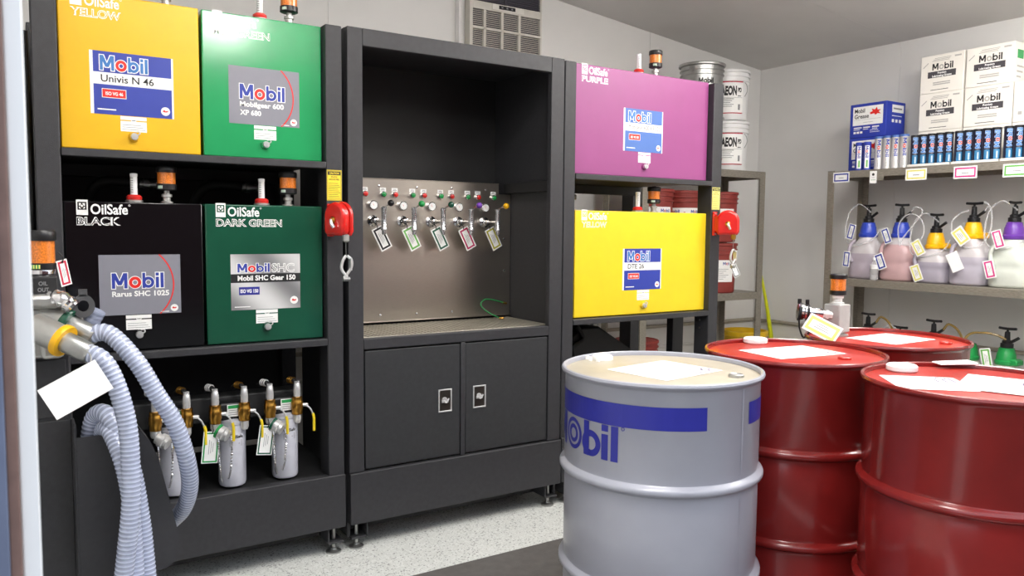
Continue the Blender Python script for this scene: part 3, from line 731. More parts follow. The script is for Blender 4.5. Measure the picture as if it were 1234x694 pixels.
reel('red grounding reel on the outer post of the right rack', 3.108, 1.325, (-.75, -.66, 0), (.016, -.065, 0), .03, BRASS)
id_card('hanging_tag', 'white tag with black frame hanging from the clamp of the right reel', (3.14, 2.82, 1.125), .036, .08, INK, R(-20), R(-26), bt=.2)

# ================================================================== drums
def drum(x, y, M, ML, label, sheets, bung, small, rot=0):
    t = thing('oil_drum', label, 'drum', (x, y, .004), 'steel oil drums')
    P = [(.27, .0), (.290, .0), (.297, .004), (.297, .016), (.291, .022), (.2865, .03)]
    for zc_ in (.292, .585):
        P += [(.2865, zc_-.034), (.2845, zc_-.026), (.2848, zc_-.017), (.2890, zc_-.013), (.2985, zc_-.0085), (.3010, zc_-.004), (.3010, zc_+.004), (.2985, zc_+.0085), (.2890, zc_+.013), (.2848, zc_+.017), (.2845, zc_+.026), (.2865, zc_+.034)]
    P += [(.2865, .855), (.291, .861), (.297, .866)]
    sh = MB().lathe(P, (0,0,0), 96, caps=(True, False)).build('shell', M, t, local=True)
    MB().lathe([(.2925, .864), (.2965, .866), (.2985, .871), (.2965, .877), (.2915, .879), (.287, .876), (.2855, .870), (.2855, .8645)], (0,0,0), 96, caps=(False, False)).build('rim', M, t, local=True)
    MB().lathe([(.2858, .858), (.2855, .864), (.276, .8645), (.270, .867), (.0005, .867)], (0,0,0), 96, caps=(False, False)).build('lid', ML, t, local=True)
    # lap seam down the shell
    a = R(-82.9)+rot; b = MB()
    b.rect(-.003, .03, .003, .26, around(0,0,.2865,a,0), .001); b.rect(-.003, .325, .003, .552, around(0,0,.2865,a,0), .001); b.rect(-.003, .62, .003, .855, around(0,0,.2865,a,0), .001)
    b.build('seam', M, t, local=True, smooth=False)
    if bung:
        bx, by, kind = bung
        if kind == 'cap':
            MB().lathe([(.040, 0), (.044, .004), (.044, .016), (.040, .020), (.034, .021)], (bx-x, by-y, .867), 28).build('bung_cap', mat('white_cap_plastic', 'f0efec', .4, var=.01), t, local=True)
        else:
            o = MB().lathe([(.034, 0), (.034, .010), (.030, .014), (.012, .014), (.012, .020)], (bx-x, by-y, .867), 24).build('bung_cap', mat('white_cap_plastic', 'f0efec', .4, var=.01), t, local=True)
            b = MB()
            for k in range(3): b.lathe([(.006, 0), (.006, .012)], (bx-x+.05*math.cos(2.6+.6*k)-.0, by-y+.045*math.sin(2.6+.6*k), .867), 8)
            b.build('seal_crimp', WHITE, t, local=True)
    if small:
        MB().lathe([(.022, 0), (.022, .007), (.018, .009), (.012, .006), (.0005, .006)], (small[0]-x, small[1]-y, .867), 20).build('vent_plug', ML if M is REDP else ALU, t, local=True)
    for si, (cx, cy, w_, h_, a, txt) in enumerate(sheets):
        fn = top(cx-x, cy-y, .868+.0015*si, a); b = MB()
        b.rect(-w_/2, -h_/2, w_/2, h_/2, fn, .0004, 0)
        for i in range(3): b.rect(w_*.08, -h_*.42+.022*i, w_*(.42-.05*i), -h_*.42+.022*i+.006, fn, .0008, 1)
        b.annulus(w_*.40, -h_*.30, .010, .016, fn, .0008, 1, n=12)
        for i in range(5): b.rect(-w_*.4, h_*.32-.02*i, w_*(.1-.05*(i % 2)), h_*.32-.02*i+.003, fn, .0008, 2)
        b.build('paper_label', [PAPER, mat('violet_stamp', '6a5b78', .6, var=0), mat('faint_print', 'd8d6d4', .6, var=0)], t, local=True, smooth=False)
    return t
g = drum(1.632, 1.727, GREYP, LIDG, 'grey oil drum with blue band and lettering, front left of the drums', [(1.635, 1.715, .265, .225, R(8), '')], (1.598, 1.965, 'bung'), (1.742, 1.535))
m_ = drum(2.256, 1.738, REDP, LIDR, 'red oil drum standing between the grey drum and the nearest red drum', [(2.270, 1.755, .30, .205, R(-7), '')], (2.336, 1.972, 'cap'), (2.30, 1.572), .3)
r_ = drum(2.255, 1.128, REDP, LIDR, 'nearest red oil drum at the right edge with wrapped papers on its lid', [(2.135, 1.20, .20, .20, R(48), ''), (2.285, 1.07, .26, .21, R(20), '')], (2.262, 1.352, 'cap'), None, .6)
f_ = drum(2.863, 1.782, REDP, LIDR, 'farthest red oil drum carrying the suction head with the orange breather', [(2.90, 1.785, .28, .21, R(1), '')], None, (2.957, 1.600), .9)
# blue band and lettering around the grey drum
RR = .2868; b = MB(); fn0 = around(0, 0, RR, 0, 0)
def arcrect(a0, a1, z0, z1, l=.0008, m=0): b.rect(R(a0)*RR, z0, R(a1)*RR, z1, fn0, l, m, nx=max(1, int(abs(a1-a0)/3)))
arcrect(112, 252, .753, .816); b.build('drum_band', BLUED, g, local=True, smooth=False)
b = MB(); arcrect(283.4, 423, .753, .815); b.build('drum_band', BLUED, g, local=True, smooth=False)
def drum_word(a0):
    """M o b i l around the shell, angles read off its right end; the o is two rings"""
    b = MB(); A = lambda d: R(a0+d)*RR; z0, z1 = .653, .751; e = [0.]
    def rc(d0, d1, za, zb): e[0] += 4e-5; b.rect(A(d0), za, A(d1), zb, fn0, .0006+e[0], 0, nx=3)
    def dg(d0, d1):
        for k in range(4):
            t0, t1 = k/4, (k+1)/4; w_ = R(2.3)*RR; xa, xb = A(d0)+(A(d1)-A(d0))*t0, A(d0)+(A(d1)-A(d0))*t1; zt0, zt1 = z1-(z1-z0-.02)*t0, z1-(z1-z0-.02)*t1
            e[0] += 4e-5; b.poly([(xa-w_, zt0), (xa+w_, zt0), (xb+w_, zt1), (xb-w_, zt1)], fn0, .0006+e[0], 0)
    rc(-66.5, -62, z0, z1); rc(-51.5, -47, z0, z1); dg(-63.5, -56.7); dg(-49.8, -56.7)
    rg = lambda d, zc_, r0, r1: b.annulus(A(d), zc_, r0, r1, fn0, .0006, 0, n=40)
    rg(-35.6, .700, .034, .0455); rg(-35.6, .700, .015, .0265)
    rc(-24.4, -19.9, z0, z1); rg(-18.6, .690, .019, .037)
    rc(-10.6, -6.2, z0, .725); rc(-10.6, -6.2, .733, z1); rc(-4.4, 0, z0, z1)
    b.annulus(A(2.7), .748, .0035, .0055, fn0, .0008, 0, n=12)
    b.build('drum_lettering', BLUED, g, local=True, smooth=False)
drum_word(204); drum_word(378)
o = thing('paper_packet', 'white folded packet on the lid of the nearest red drum, by the far rim', 'packet', (2.462, 1.300, .8835)); 
bb = MB()
bb.ring_loft([[(x, y, z) for x, y, z in ((-.06,-.025,0),(.06,-.025,0),(.06,.025,0),(-.06,.025,0))], [(-.055,-.022,.003),(.06,-.025,.006),(.055,.022,.009),(-.06,.025,.004)]])
bb.build('wrapper', PAPER, o, local=True, bevel=.002)
o.rotation_euler = (0, 0, -.5)

# suction head on the far drum
px, py = 2.795, 1.953
t = thing('drum_suction_head', 'grey suction head with orange breather and steel coupling on the far red drum', 'pump', (px, py, .872))
MB().lathe([(.045, 0), (.045, .008), (.030, .012), (.030, .018)], (px, py, .871), 24).build('bung_adapter', ALU, t)
MB().box(px-.036, py-.036, .886, px+.036, py+.036, 1.0).build('manifold_block', mat('grey_block_paint', 'a3a2a0', .45), t, bevel=.005)
MB().lathe([(.012, 0), (.012, .012), (.007, .014), (.007, .024)], (px+.036, py-.01, .955), 12, axis=(1,-.2,0)).build('sample_port', GALV, t)
ad = MB().lathe([(.026, 0), (.026, .006), (.018, .008), (.018, .022), (.023, .024), (.023, .034), (.012, .036)], (px, py, 1.0), 20).build('breather_adapter', mat('white_nylon', 'd9d9d6', .4), t)
MB().lathe([(.022, 1.034), (.032, 1.038), (.032, 1.054), (.029, 1.055)], (px, py, 0), 28).build('breather_base', BPLAST, t)
MB().lathe([(.029, 1.054), (.029, 1.102)], (px, py, 0), 28).build('desiccant_beads', BEADS, t)
MB().lathe([(.033, 1.101), (.034, 1.103), (.034, 1.117), (.031, 1.120), (.0005, 1.120)], (px, py, 0), 28).build('breather_cap', BPLAST, t)
d = Vector((-.72, .68, .09)).normalized(); c0 = Vector((px-.03, py, .955))
MB().lathe([(.015, 0), (.015, .014), (.020, .015), (.020, .026), (.016, .028), (.016, .036)], c0, 6, axis=d).build('pipe_nipple', MATS['white_nylon'], t)
cp = MB().lathe([(.021, .036), (.023, .040), (.023, .088), (.031, .090), (.031, .108), (.028, .110)], c0, 28, axis=d).build('coupler', CHROME, t)
MB().lathe([(.0335, .092), (.0335, .101)], c0, 28, axis=d).build('coupler_ring', BPLAST, cp)
dc = MB().lathe([(.031, .111), (.036, .113), (.036, .130), (.032, .134), (.0005, .135)], c0, 28, axis=d).build('dust_cap', CHROME, t)
MB().lathe([(.0375, .122), (.0375, .131)], c0, 28, axis=d, caps=(False, False)).build('cap_ring', BPLAST, dc)
for q in (.097, .127):
    p = c0+d*q; MB().box(p.x-.006, p.y-.006, p.z+.032, p.x+.006, p.y+.006, p.z+.052).build('ring_ear', BPLAST, cp, bevel=.002)
p0 = c0+d*.127+Vector((0,0,-.036)); p1 = c0+d*.096+Vector((0,0,-.034))
MB().tube([p0, p0+Vector((.002,-.004,-.035)), (p0+p1)/2+Vector((.0,-.006,-.068)), p1+Vector((.012,-.004,-.04)), p1], .0035, 8).build('cap_strap', DARK, t)
id_card('hanging_tag', 'white tag with yellow frame lying over the rim at the suction head', (2.575, 1.93, .948), .07, .135, YELPR, R(-25), R(-56), R(-48), bt=.28, strap=False)

# ================================================================== filter cart with clear hoses, just inside the doorway
ct = thing('filter_cart', 'black filter cart by the doorway with manifold, hose pocket and orange breather', 'cart', (-.02, 2.5, 0))
MB().box(-.24, 2.40, .14, .122, 2.66, .945).build('cart_body', BLACKP, ct, bevel=.006)
MB().box(-.20, 2.395, .775, .110, 2.40, .93).build('access_panel', BLACKP, ct, bevel=.002)
MB().box(-.20, 2.395, .20, .118, 2.40, .765).build('access_panel', BLACKP, ct, bevel=.002)
for x in (-.18, .06):
    for y in (2.45, 2.62):
        w_ = MB().lathe([(.02, -.02), (.058, -.02), (.062, -.012), (.062, .012), (.058, .02), (.02, .02)], (x, y, .062), 24, axis=(1,0,0)).build('wheel', DARK, ct)
        MB().box(x-.03, y-.02, .06, x-.022, y+.02, .145).build('fork', GALV, w_); MB().box(x+.022, y-.02, .06, x+.03, y+.02, .145).build('fork', GALV, w_)
# the hose pocket: open-topped steel bin with a rounded lower right corner
def pk_prof(off):
    pts = [(.124, .735), (.245, .735), (.277, .735), (.300, .70), (.318, .655), (.366, .43)]
    for k in range(1, 7):
        a = -.1 - k*(PI/2-.1)/6; pts.append((.324+.043*math.cos(a), .40+.062*math.sin(a)))
    pts += [(.124, .335)]
    return pts
pro = pk_prof(0)
fy = lambda x, z, d: (x, d, z)
MB().prism(pro, fy, 2.300, 2.306).build('pocket_front', BLACKP, ct, smooth=False)
MB().prism(pro[2:], fy, 2.392, 2.398).build('pocket_back', BLACKP, ct, smooth=False)
MB().box(.118, 2.30, .335, .124, 2.398, .768).build('pocket_side', BLACKP, ct, bevel=.001)
b = MB(); rim = pro[2:]
for (x0, z0), (x1, z1) in zip(rim, rim[1:]):
    b.add([(x0,2.306,z0),(x1,2.306,z1),(x1,2.392,z1),(x0,2.392,z0)], [(0,1,2,3)]); 
b.build('pocket_rim', BLACKP, ct)
# manifold
MB().box(-.08, 2.33, .945, .105, 2.47, 1.075).build('manifold_block', ALU, ct, bevel=.008)
MB().box(-.02, 2.30, 1.075, .098, 2.42, 1.112).build('gauge_saddle', ALU, ct, bevel=.012)
ob = MB().box(.005, 2.32, 1.098, .094, 2.40, 1.156).build('outlet_block', BLACKI, ct, bevel=.003)
b = MB(); fn = front(.05, 1.134, 2.32); b.text('OIL', .012, 0, .0105, fn, .0008, 0, w=.020, bold=.02, center=True); b.text('OUT', .012, -.016, .0105, fn, .0008, 0, w=.025, bold=.02, center=True)
b.build('lettering', GREYINK, ob, smooth=False)
bx, by = .062, 2.36
nk = MB().lathe([(.020, 0), (.020, .008), (.030, .012), (.030, .028), (.026, .034)], (bx, by, 1.150), 24).build('breather_neck', CHROME, ct)
MB().lathe([(.030, 1.172), (.033, 1.174), (.033, 1.188), (.031, 1.190)], (bx, by, 0), 28).build('breather_base', BPLAST, nk)
b = MB()
for k in range(8):
    a0 = PI*1.2+.1*k; b.add([(bx+.0334*math.cos(a), by+.0334*math.sin(a), z) for a, z in ((a0,1.176),(a0+.1,1.176),(a0+.1,1.186),(a0,1.186))], [(0,1,2,3)], k % 2)
b.build('breather_label', [GREENT, YELPR], nk, smooth=False)
MB().lathe([(.0305, 1.189), (.0305, 1.248)], (bx, by, 0), 28).build('desiccant_beads', BEADS, nk)
MB().lathe([(.034, 1.247), (.035, 1.249), (.035, 1.268), (.031, 1.274), (.016, 1.272), (.008, 1.275), (.0005, 1.275)], (bx, by, 0), 28).build('breather_cap', BPLAST, nk)
# valve lever ring, pipe and couplings
MB().tube([(.07, 2.33, 1.10), (.10, 2.31, 1.098), (.128, 2.30, 1.075)], .02, 14, sub=6, rfun=lambda d: .02+.003*(int(d*140) % 2)).build('flex_elbow', CHROME, ct)
b = MB()
c = Vector((.150, 2.315, 1.078)); 
pr = [(.027*math.cos(2*PI*k/24), .030*math.sin(2*PI*k/24)) for k in range(24)]
rings = []
for d in (-.005, .005):
    rings.append([c+Vector((x, d, z)) for x, z in pr])
ri = [[c+Vector((x*.5, d, z*.5)) for x, z in pr] for d in (.005, -.005)]
b.ring_loft([rings[0], rings[1], ri[0], ri[1]], closed=True)
b.box(.140, 2.310, 1.104, .160, 2.320, 1.122)
b.build('valve_lever', mat('grey_rubber', '4b4b4d', .5), ct)
MB().tube([(.150, 2.37, .985), (.165, 2.355, 1.02), (.186, 2.345, 1.062)], .021, 16, sub=14, rfun=lambda d: .021*(1+.04*math.cos(2*PI*d/.012))).build('hose_stub', mat('clear_ribbed_hose', ''), ct)
MB().box(.105, 2.32, 1.02, .150, 2.36, 1.062).build('valve_body', ALU, ct, bevel=.005)
d1 = Vector((.72, -.55, -.42)).normalized()
def coupling(c0, M, col):
    k = MB().lathe([(.034, -.075), (.036, -.065), (.036, 0)], c0, 24, axis=d1).build('coupler', M, ct)
    MB().lathe([(.040, 0), (.0415, .004), (.0415, .012), (.040, .016)], c0, 28, axis=d1).build('colour_ring', col, k)
    MB().lathe([(.026, .016), (.026, .075), (.0235, .078), (.0235, .088)], c0, 24, axis=d1).build('hose_tail', GALV, k)
    return k
cA = Vector((.092, 2.235, 1.005)); cB = Vector((.110, 2.33, 1.035))
coupling(cA, ALU, YELT); coupling(cB, ALU, DKGREEN)
MB().box(.05, 2.24, .955, .098, 2.33, 1.03).build('elbow_block', ALU, ct, bevel=.01)
HOSER = mat('white_hose_rib', 'c2cae0', .3, coat=.4)
def hose(name, pts, label, r=.0225):
    P = spline(pts, 60); L_ = sum((b_-a).length for a, b_ in zip(P, P[1:])); n = int(L_/.0115*5)
    # resample evenly
    Q = [P[0]]; acc = 0; st = L_/n; need = st
    for a, b_ in zip(P, P[1:]):
        s_ = (b_-a).length
        while acc+s_ >= need and len(Q) < n:
            Q.append(a+(b_-a)*((need-acc)/s_)); need += st
        acc += s_
    Q.append(P[-1])
    return tag(MB().tube(Q, r, 20, sub=1, rfun=lambda d: r*(1+.028*math.cos(2*PI*d/.0115)), mfun=lambda k: 1 if k % 5 in (4, 0) else 0).build(name, [HOSE, HOSER], smooth=True, angle=80), label, 'hose', 'clear ribbed hoses on the filter cart')
eA = cA+d1*.07
hose('suction_hose', [eA, eA+d1*.05, (.206, 2.155, .893), (.2275, 2.15, .794), (.233, 2.15, .687), (.231, 2.15, .58), (.220, 2.16, .47), (.205, 2.18, .33), (.19, 2.22, .19), (.10, 2.20, .06), (-.08, 2.14, .03)], 'clear ribbed hose hanging straight down from the yellow-ringed coupling')
eB = cB+d1*.07
hose('suction_hose', [eB, eB+Vector((.045, -.02, .0)), (.262, 2.23, .935), (.305, 2.22, .85), (.349, 2.22, .765), (.380, 2.24, .66), (.396, 2.29, .565), (.390, 2.36, .48), (.365, 2.43, .42), (.31, 2.45, .36), (.22, 2.455, .24), (.16, 2.30, .05), (.30, 2.1, .03)], 'clear ribbed hose arching out to the right and back behind the black pocket')
hose('suction_hose', [(.156, 2.352, .60), (.158, 2.350, .72), (.172, 2.335, .782), (.196, 2.29, .790), (.225, 2.255, .73), (.248, 2.25, .64), (.262, 2.25, .54), (.272, 2.25, .43), (.275, 2.24, .30), (.25, 2.22, .15), (.14, 2.26, .03), (.0, 2.24, .03)], 'clear ribbed hose curling out of the pocket, the higher loop')
hose('suction_hose', [(.200, 2.352, .52), (.190, 2.345, .66), (.186, 2.33, .735), (.198, 2.28, .752), (.219, 2.215, .69), (.234, 2.205, .60), (.240, 2.205, .50), (.243, 2.20, .38), (.235, 2.17, .22), (.17, 2.13, .07), (.28, 2.02, .03)], 'clear ribbed hose curling out of the pocket, the lower loop', .021)
wc = thing('hanging_card', 'blank white card hanging tilted in front of the filter cart', 'tag', (.150, 2.128, .955)); wc.rotation_euler = (R(-14), R(-27), R(4))
MB().box(-.125, -.0008, -.078, .012, .0008, .004).build('card', PAPER, wc, local=True)
MB().tube([(0, .002, 0), (.01, .012, .02), (.004, .02, .045)], .0016, 6).build('string', GALV, wc, local=True)
id_card('hanging_tag', 'white tag with red print tucked behind the breather of the filter cart', (.107, 2.40, 1.195), .032, .07, mat('red_border', 'c8304a', .5, var=0), R(35), R(-12), bt=.3)

# ================================================================== window air conditioner high on the back wall
ac = thing('air_conditioner', 'cream window air conditioner set high in the back wall above the console', 'air conditioner', (2.67, YW, 2.3))
AX0, AX1, AY = 2.398, 2.932, 4.28
MB().box(AX0+.006, AY+.03, 2.325, AX1-.006, YW+.02, 2.775).build('case', ACW, ac, bevel=.004)
fr = MB()
for a in ((AX0, 2.32, AX0+.022, 2.78), (AX1-.014, 2.32, AX1, 2.78), (AX0+.022, 2.32, AX1-.014, 2.345), (AX0+.022, 2.634, AX1-.014, 2.682), (AX0+.022, 2.765, AX1-.014, 2.78)):
    fr.box(a[0], AY, a[1], a[2], AY+.035, a[3])
fc = fr.build('front_frame', ACW, ac, bevel=.002)
b = MB().box(2.555, AY-.004, 2.643, 2.79, AY, 2.678); p_ = b.build('control_panel', mat('pale_plastic', 'd9d6cf', .5), fc, bevel=.0015)
b = MB().box(2.605, AY-.0055, 2.652, 2.725, AY-.004, 2.674); b.build('display', INK, fc)
b = MB()
for k in range(3): b.box(2.622+.036*k, AY-.0065, 2.659, 2.634+.036*k, AY-.0055, 2.667)
b.build('buttons', GREYINK, fc)
MB().box(AX0+.022, AY+.02, 2.345, AX1-.014, AY+.03, 2.634).build('grille_backing', ACD, ac)
MB().box(AX0+.022, AY+.02, 2.682, AX1-.014, AY+.03, 2.765).build('outlet_backing', ACD, ac)
base = None
for k in range(24):
    z = 2.352+.0117*k
    if base is None:
        o = MB().add([(AX0+.022, AY+.002, z), (AX1-.014, AY+.002, z), (AX1-.014, AY+.017, z+.0045), (AX0+.022, AY+.017, z+.0045), (AX0+.022, AY+.002, z+.0036), (AX1-.014, AY+.002, z+.0036), (AX1-.014, AY+.017, z+.008), (AX0+.022, AY+.017, z+.008)],
            [(3,2,1,0),(4,5,6,7),(0,1,5,4),(1,2,6,5),(2,3,7,6),(3,0,4,7)]).build('slat', ACW, ac, smooth=False); base = o; z0 = z
    else:
        o = base.copy(); COL.objects.link(o); o.location.z += z-z0
for x in (2.505, 2.632, 2.760):
    MB().box(x-.009, AY-.001, 2.345, x+.009, AY+.018, 2.634).build('grille_bar', ACW, ac, bevel=.001)
MB().box(AX0+.022, AY-.001, 2.515, AX1-.014, AY+.018, 2.530).build('grille_bar', ACW, ac, bevel=.001)
for k in range(6): MB().box(AX0+.022, AY+.006, 2.690+.0125*k, AX1-.014, AY+.02, 2.694+.0125*k).build('outlet_vane', ACD, ac)
MB().box(2.655, AY+.004, 2.682, 2.665, AY+.02, 2.765).build('outlet_rib', ACD, ac)
for a in ((2.362, 2.30, AX0+.004, 2.80), (AX1-.004, 2.30, 2.962, 2.80)):
    MB().box(a[0], YW-.05, a[1], a[2], YW-.003, a[3]).build('sleeve_trim', WHITE, ac, bevel=.002)

# ================================================================== steel shelf with pails behind the right rack
def shelf_unit(label, x0, x1, y0, y1, levels, pw, ztop, lip, name='steel_shelf'):
    t = thing(name, label, 'shelf', ((x0+x1)/2, (y0+y1)/2, 0))
    for x in (x0, x1-pw):
        for y in (y0, y1-pw):
            sx = 1 if x == x0 else -1; sy = 1 if y == y0 else -1
            xx = x if sx > 0 else x+pw; yy = y if sy > 0 else y+pw; th = .006
            L_ = [(0,0),(pw,0),(pw,th),(th,th),(th,pw),(0,pw)]
            b = MB().prism([(xx+sx*a, yy+sy*c) for a, c in L_], lambda a, c, d: (a, c, d), 0, ztop)
            b.build('post', STEELSH, t, smooth=False)
    for z in levels:
        b = MB().box(x0+.006, y0+.006, z-.006, x1-.006, y1-.006, z).build('shelf_board', STEELSH, t)
        MB().box(x0+.008, y0-.002, z-lip, x1-.008, y0+.004, z+.001).build('front_lip', STEELSH, b, bevel=.0015)
        MB().box(x0+.008, y1-.004, z-lip, x1-.008, y1+.002, z).build('rear_lip', STEELSH, b, bevel=.0015)
        MB().box(x0-.002, y0+.008, z-lip, x0+.004, y1-.008, z).build('side_lip', STEELSH, b, bevel=.0015)
        MB().box(x1-.004, y0+.008, z-lip, x1+.002, y1-.008, z).build('side_lip', STEELSH, b, bevel=.0015)
    return t
shelf_unit('weathered steel shelf holding pails in the corner behind the right rack', 3.44, 4.612, 3.85, 4.25, (1.714, .846, .185), .055, 1.714, .05)
def pail(name, x, y, z, M, label, kind, group=None, faces=215, h=.362):
    t = thing(name, label, 'pail', (x, y, z+.0005), group)
    c = (0, 0, 0); k = h/.362
    P = [(.128, 0), (.134, .004), (.1365, .012), (.1435, .272), (.1515, .274), (.1515, .281), (.1445, .283), (.145, .303), (.1535, .305), (.1535, .312), (.146, .314), (.1465, .334)]
    MB().lathe([(r_*.985, zz_*k) for r_, zz_ in P], c, 48).build('bucket', M, t, local=True)
    MB().lathe([(.1475, .334*k), (.1525, .336*k), (.1525, .350*k), (.148, .354*k), (.140, .3545*k), (.138, .350*k), (.0005, .350*k)], c, 48, caps=(False, False)).build('lid', M, t, local=True)
    a0 = R(faces)
    P0 = Vector((.152*math.cos(a0+1.25), .152*math.sin(a0+1.25), .29*k)); P1 = Vector((.152*math.cos(a0-1.25), .152*math.sin(a0-1.25), .29*k)); md = Vector((.175*math.cos(a0), .175*math.sin(a0), .15*k))
    if kind == 'aeon':
        P0 = Vector((.150*math.cos(a0+1.2), .150*math.sin(a0+1.2), .26)); P1 = Vector((.150*math.cos(a0-.2+3.9), .150*math.sin(a0-.2+3.9), .26))
        ea = R(faces)+.78
        MB().tube([Vector((.148*math.cos(ea), .148*math.sin(ea), .265)), Vector((.168*math.cos(ea), .168*math.sin(ea), .24)), Vector((.172*math.cos(ea), .172*math.sin(ea), .20)), Vector((.150*math.cos(ea), .150*math.sin(ea), .165))], .002, 6).build('bail_handle', GALV, t, local=True)
    b = MB(); fn = lambda x_, y_, l: around(0, 0, .1335+.011*(y_/.285)+.0025, a0, 0)(x_, y_, l)
    def arc(x0_, y0_, x1_, y1_, l, m): b.rect(x0_, y0_, x1_, y1_, fn, l, m, nx=max(1, int((x1_-x0_)/.012)))
    if kind == 'aeon':
        arc(-.23, .045, .10, .270, .0006, 0); arc(-.23, .262, .10, .270, .0012, 1); arc(-.23, .045, .10, .052, .0012, 1)
        b.text('AEON', -.060, .175, .062, fn, .0012, 2, w=.110, bold=.05)
        b.text('AEON', -.21, .175, .062, fn, .0012, 2, w=.09, bold=.05)
        b.text('PD', .058, .195, .03, fn, .0012, 2, w=.03, bold=.05); arc(.058, .165, .085, .170, .0012, 2)
        for i in range(5): arc(-.07, .145-.013*i, .03-.012*(i % 3), .149-.013*i, .0012, 3 if i else 2)
        arc(-.22, .155, .095, .157, .0012, 3); arc(.062, .07, .078, .11, .0012, 3)
        b.poly([(-.085, .085), (-.066, .108), (-.047, .085), (-.066, .062)], fn, .0012, 1); b.poly([(-.080, .085), (-.066, .102), (-.052, .085), (-.066, .068)], fn, .0018, 0)
    elif kind == 'red':
        arc(-.13, .08, .13, .235, .0006, 0)
        logo(b, -.105, .20, .07, .022, fn, .0012, 4, 1); logo(b, .045, .20, .07, .022, fn, .0012, 4, 1)
        for i in range(6): arc(-.11, .17-.014*i, .09-.02*(i % 3), .173-.014*i, .0012, 3)
        pegasus(b, -.0, .205, .012, fn, .0012, 0, 1)
    elif kind == 'metal':
        logo(b, -.06, .21, .10, .036, fn, .0012, 2, 2); arc(-.07, .19, .07, .196, .0012, 0)
    b.build('pail_label', [WHITE, mat('crimson_band', 'b3223a', .5, var=0), INK, GREYINK, BLUE], t, local=True, smooth=False)
    if kind == 'metal':
        MB().lathe([(.1505, .334*k), (.159, .337*k), (.161, .345*k), (.159, .353*k), (.1505, .356*k)], c, 48, caps=(False, False)).build('closing_ring', GALV, t, local=True)
        e = R(faces)-.75; MB().lathe([(.012, 0), (.012, .006), (.006, .008)], (.1475*math.cos(e), .1475*math.sin(e), .30), 12, axis=(math.cos(e), math.sin(e), 0)).build('bail_ear', GALV, t, local=True)
    return t
Z1, Z2 = .8465, 1.7145
PG = 'stacked white pails on the top steel shelf'
pail('paint_pail', 4.425, 4.05, Z2, PAILW, 'white pail with black lettering, the lower of two stacked on the steel shelf', 'aeon', PG, 229)
pail('paint_pail', 4.423, 4.052, Z2+.3605, PAILW, 'white pail with black lettering, the upper of two in the corner', 'aeon', PG, 226)
pail('metal_pail', 4.075, 3.98, Z2, GALV, 'bare metal pail hidden behind the purple tank, under another metal pail', 'metal', None, 228)
pail('metal_pail', 4.075, 3.978, Z2+.3605, GALV, 'bare metal pail with clamped lid showing above the purple tank', 'metal', None, 240)
RG = 'red pails on the middle steel shelf'
pail('oil_pail', 4.285, 4.0, Z1, PAILR, 'red pail below the right reel, lower one of the stack beside the rack post', 'red', RG, 226)
pail('oil_pail', 4.283, 4.003, Z1+.3605, PAILR, 'red pail behind the right reel, upper one of the stack beside the rack post', 'red', RG, 226)
pail('oil_pail', 3.965, 4.035, Z1, PAILR, 'red pail hidden behind the wide yellow tank, right lower one', 'red', RG, 225)
pail('oil_pail', 3.965, 4.035, Z1+.3605, PAILR, 'red pail peeping over the wide yellow tank at its right end', 'red', RG, 235)
pail('oil_pail', 3.65, 3.995, Z1, PAILR, 'red pail hidden behind the wide yellow tank, left lower one', 'red', RG, 223)
pail('oil_pail', 3.65, 3.995, Z1+.3605, PAILR, 'red pail behind the orange breather of the wide yellow tank', 'red', RG, 235)
pail('oil_pail', 3.60, 4.06, .1855, PAILR, 'red pail low behind the right rack, seen under the wide yellow tank', 'red', RG, 223)
t = thing('mop_bucket', 'yellow plastic bucket on the floor behind the steel shelf post', 'bucket', (4.80, 4.16, 0))
MB().lathe([(.13, 0), (.14, .01), (.165, .48), (.178, .485), (.178, .515), (.172, .52), (.160, .52), (.135, .06), (.0005, .06)], (0,0,0), 40).build('tub', YTUB, t, local=True)
MB().tube([(.17*math.cos(a), .17*math.sin(a)*1.0, .50-.03*math.sin((a-PI)/1.0)) for a in [PI+k*PI/8 for k in range(9)]], .004, 6, sub=3).build('bail_handle', GALV, t, local=True)
yh = MB().tube([(5.058, 4.28, 1.03), (5.06, 4.24, .95), (5.063, 4.20, .80), (5.088, 4.19, .68), (5.108, 4.18, .56), (5.128, 4.17, .42), (5.13, 4.14, .2), (5.10, 4.10, .03), (5.0, 3.95, .014)], .0125, 10, rfun=lambda d: .008+.010*min(1, d/.6)).build('yellow_hose', CORD)
tag(yh, 'thin yellow hose hanging down the corner of the room beside the steel shelf', 'hose')
# black transfer pump under the yellow tank
t = thing('transfer_pump', 'black pump housing under the wide yellow tank, left side', 'pump', (2.62, 3.35, 0))
MB().prism([(2.40, .12), (2.86, .12), (2.86, .63), (2.62, .775), (2.50, .775), (2.40, .70)], fy, 3.25, 3.45).build('pump_housing', BLACKI, t, bevel=.01)
MB().tube([(2.46, 3.24, .60), (2.42, 3.22, .68), (2.50, 3.24, .72), (2.46, 3.24, .79)], .012, 8).build('pump_hose', DARK, t)
MB().box(2.42, 3.27, 0, 2.84, 3.43, .12).build('pump_base', BLACKI, t)
MB().box(2.755, 3.47, .12, 2.79, 3.5, .83).build('stand_plate', GALV, t)

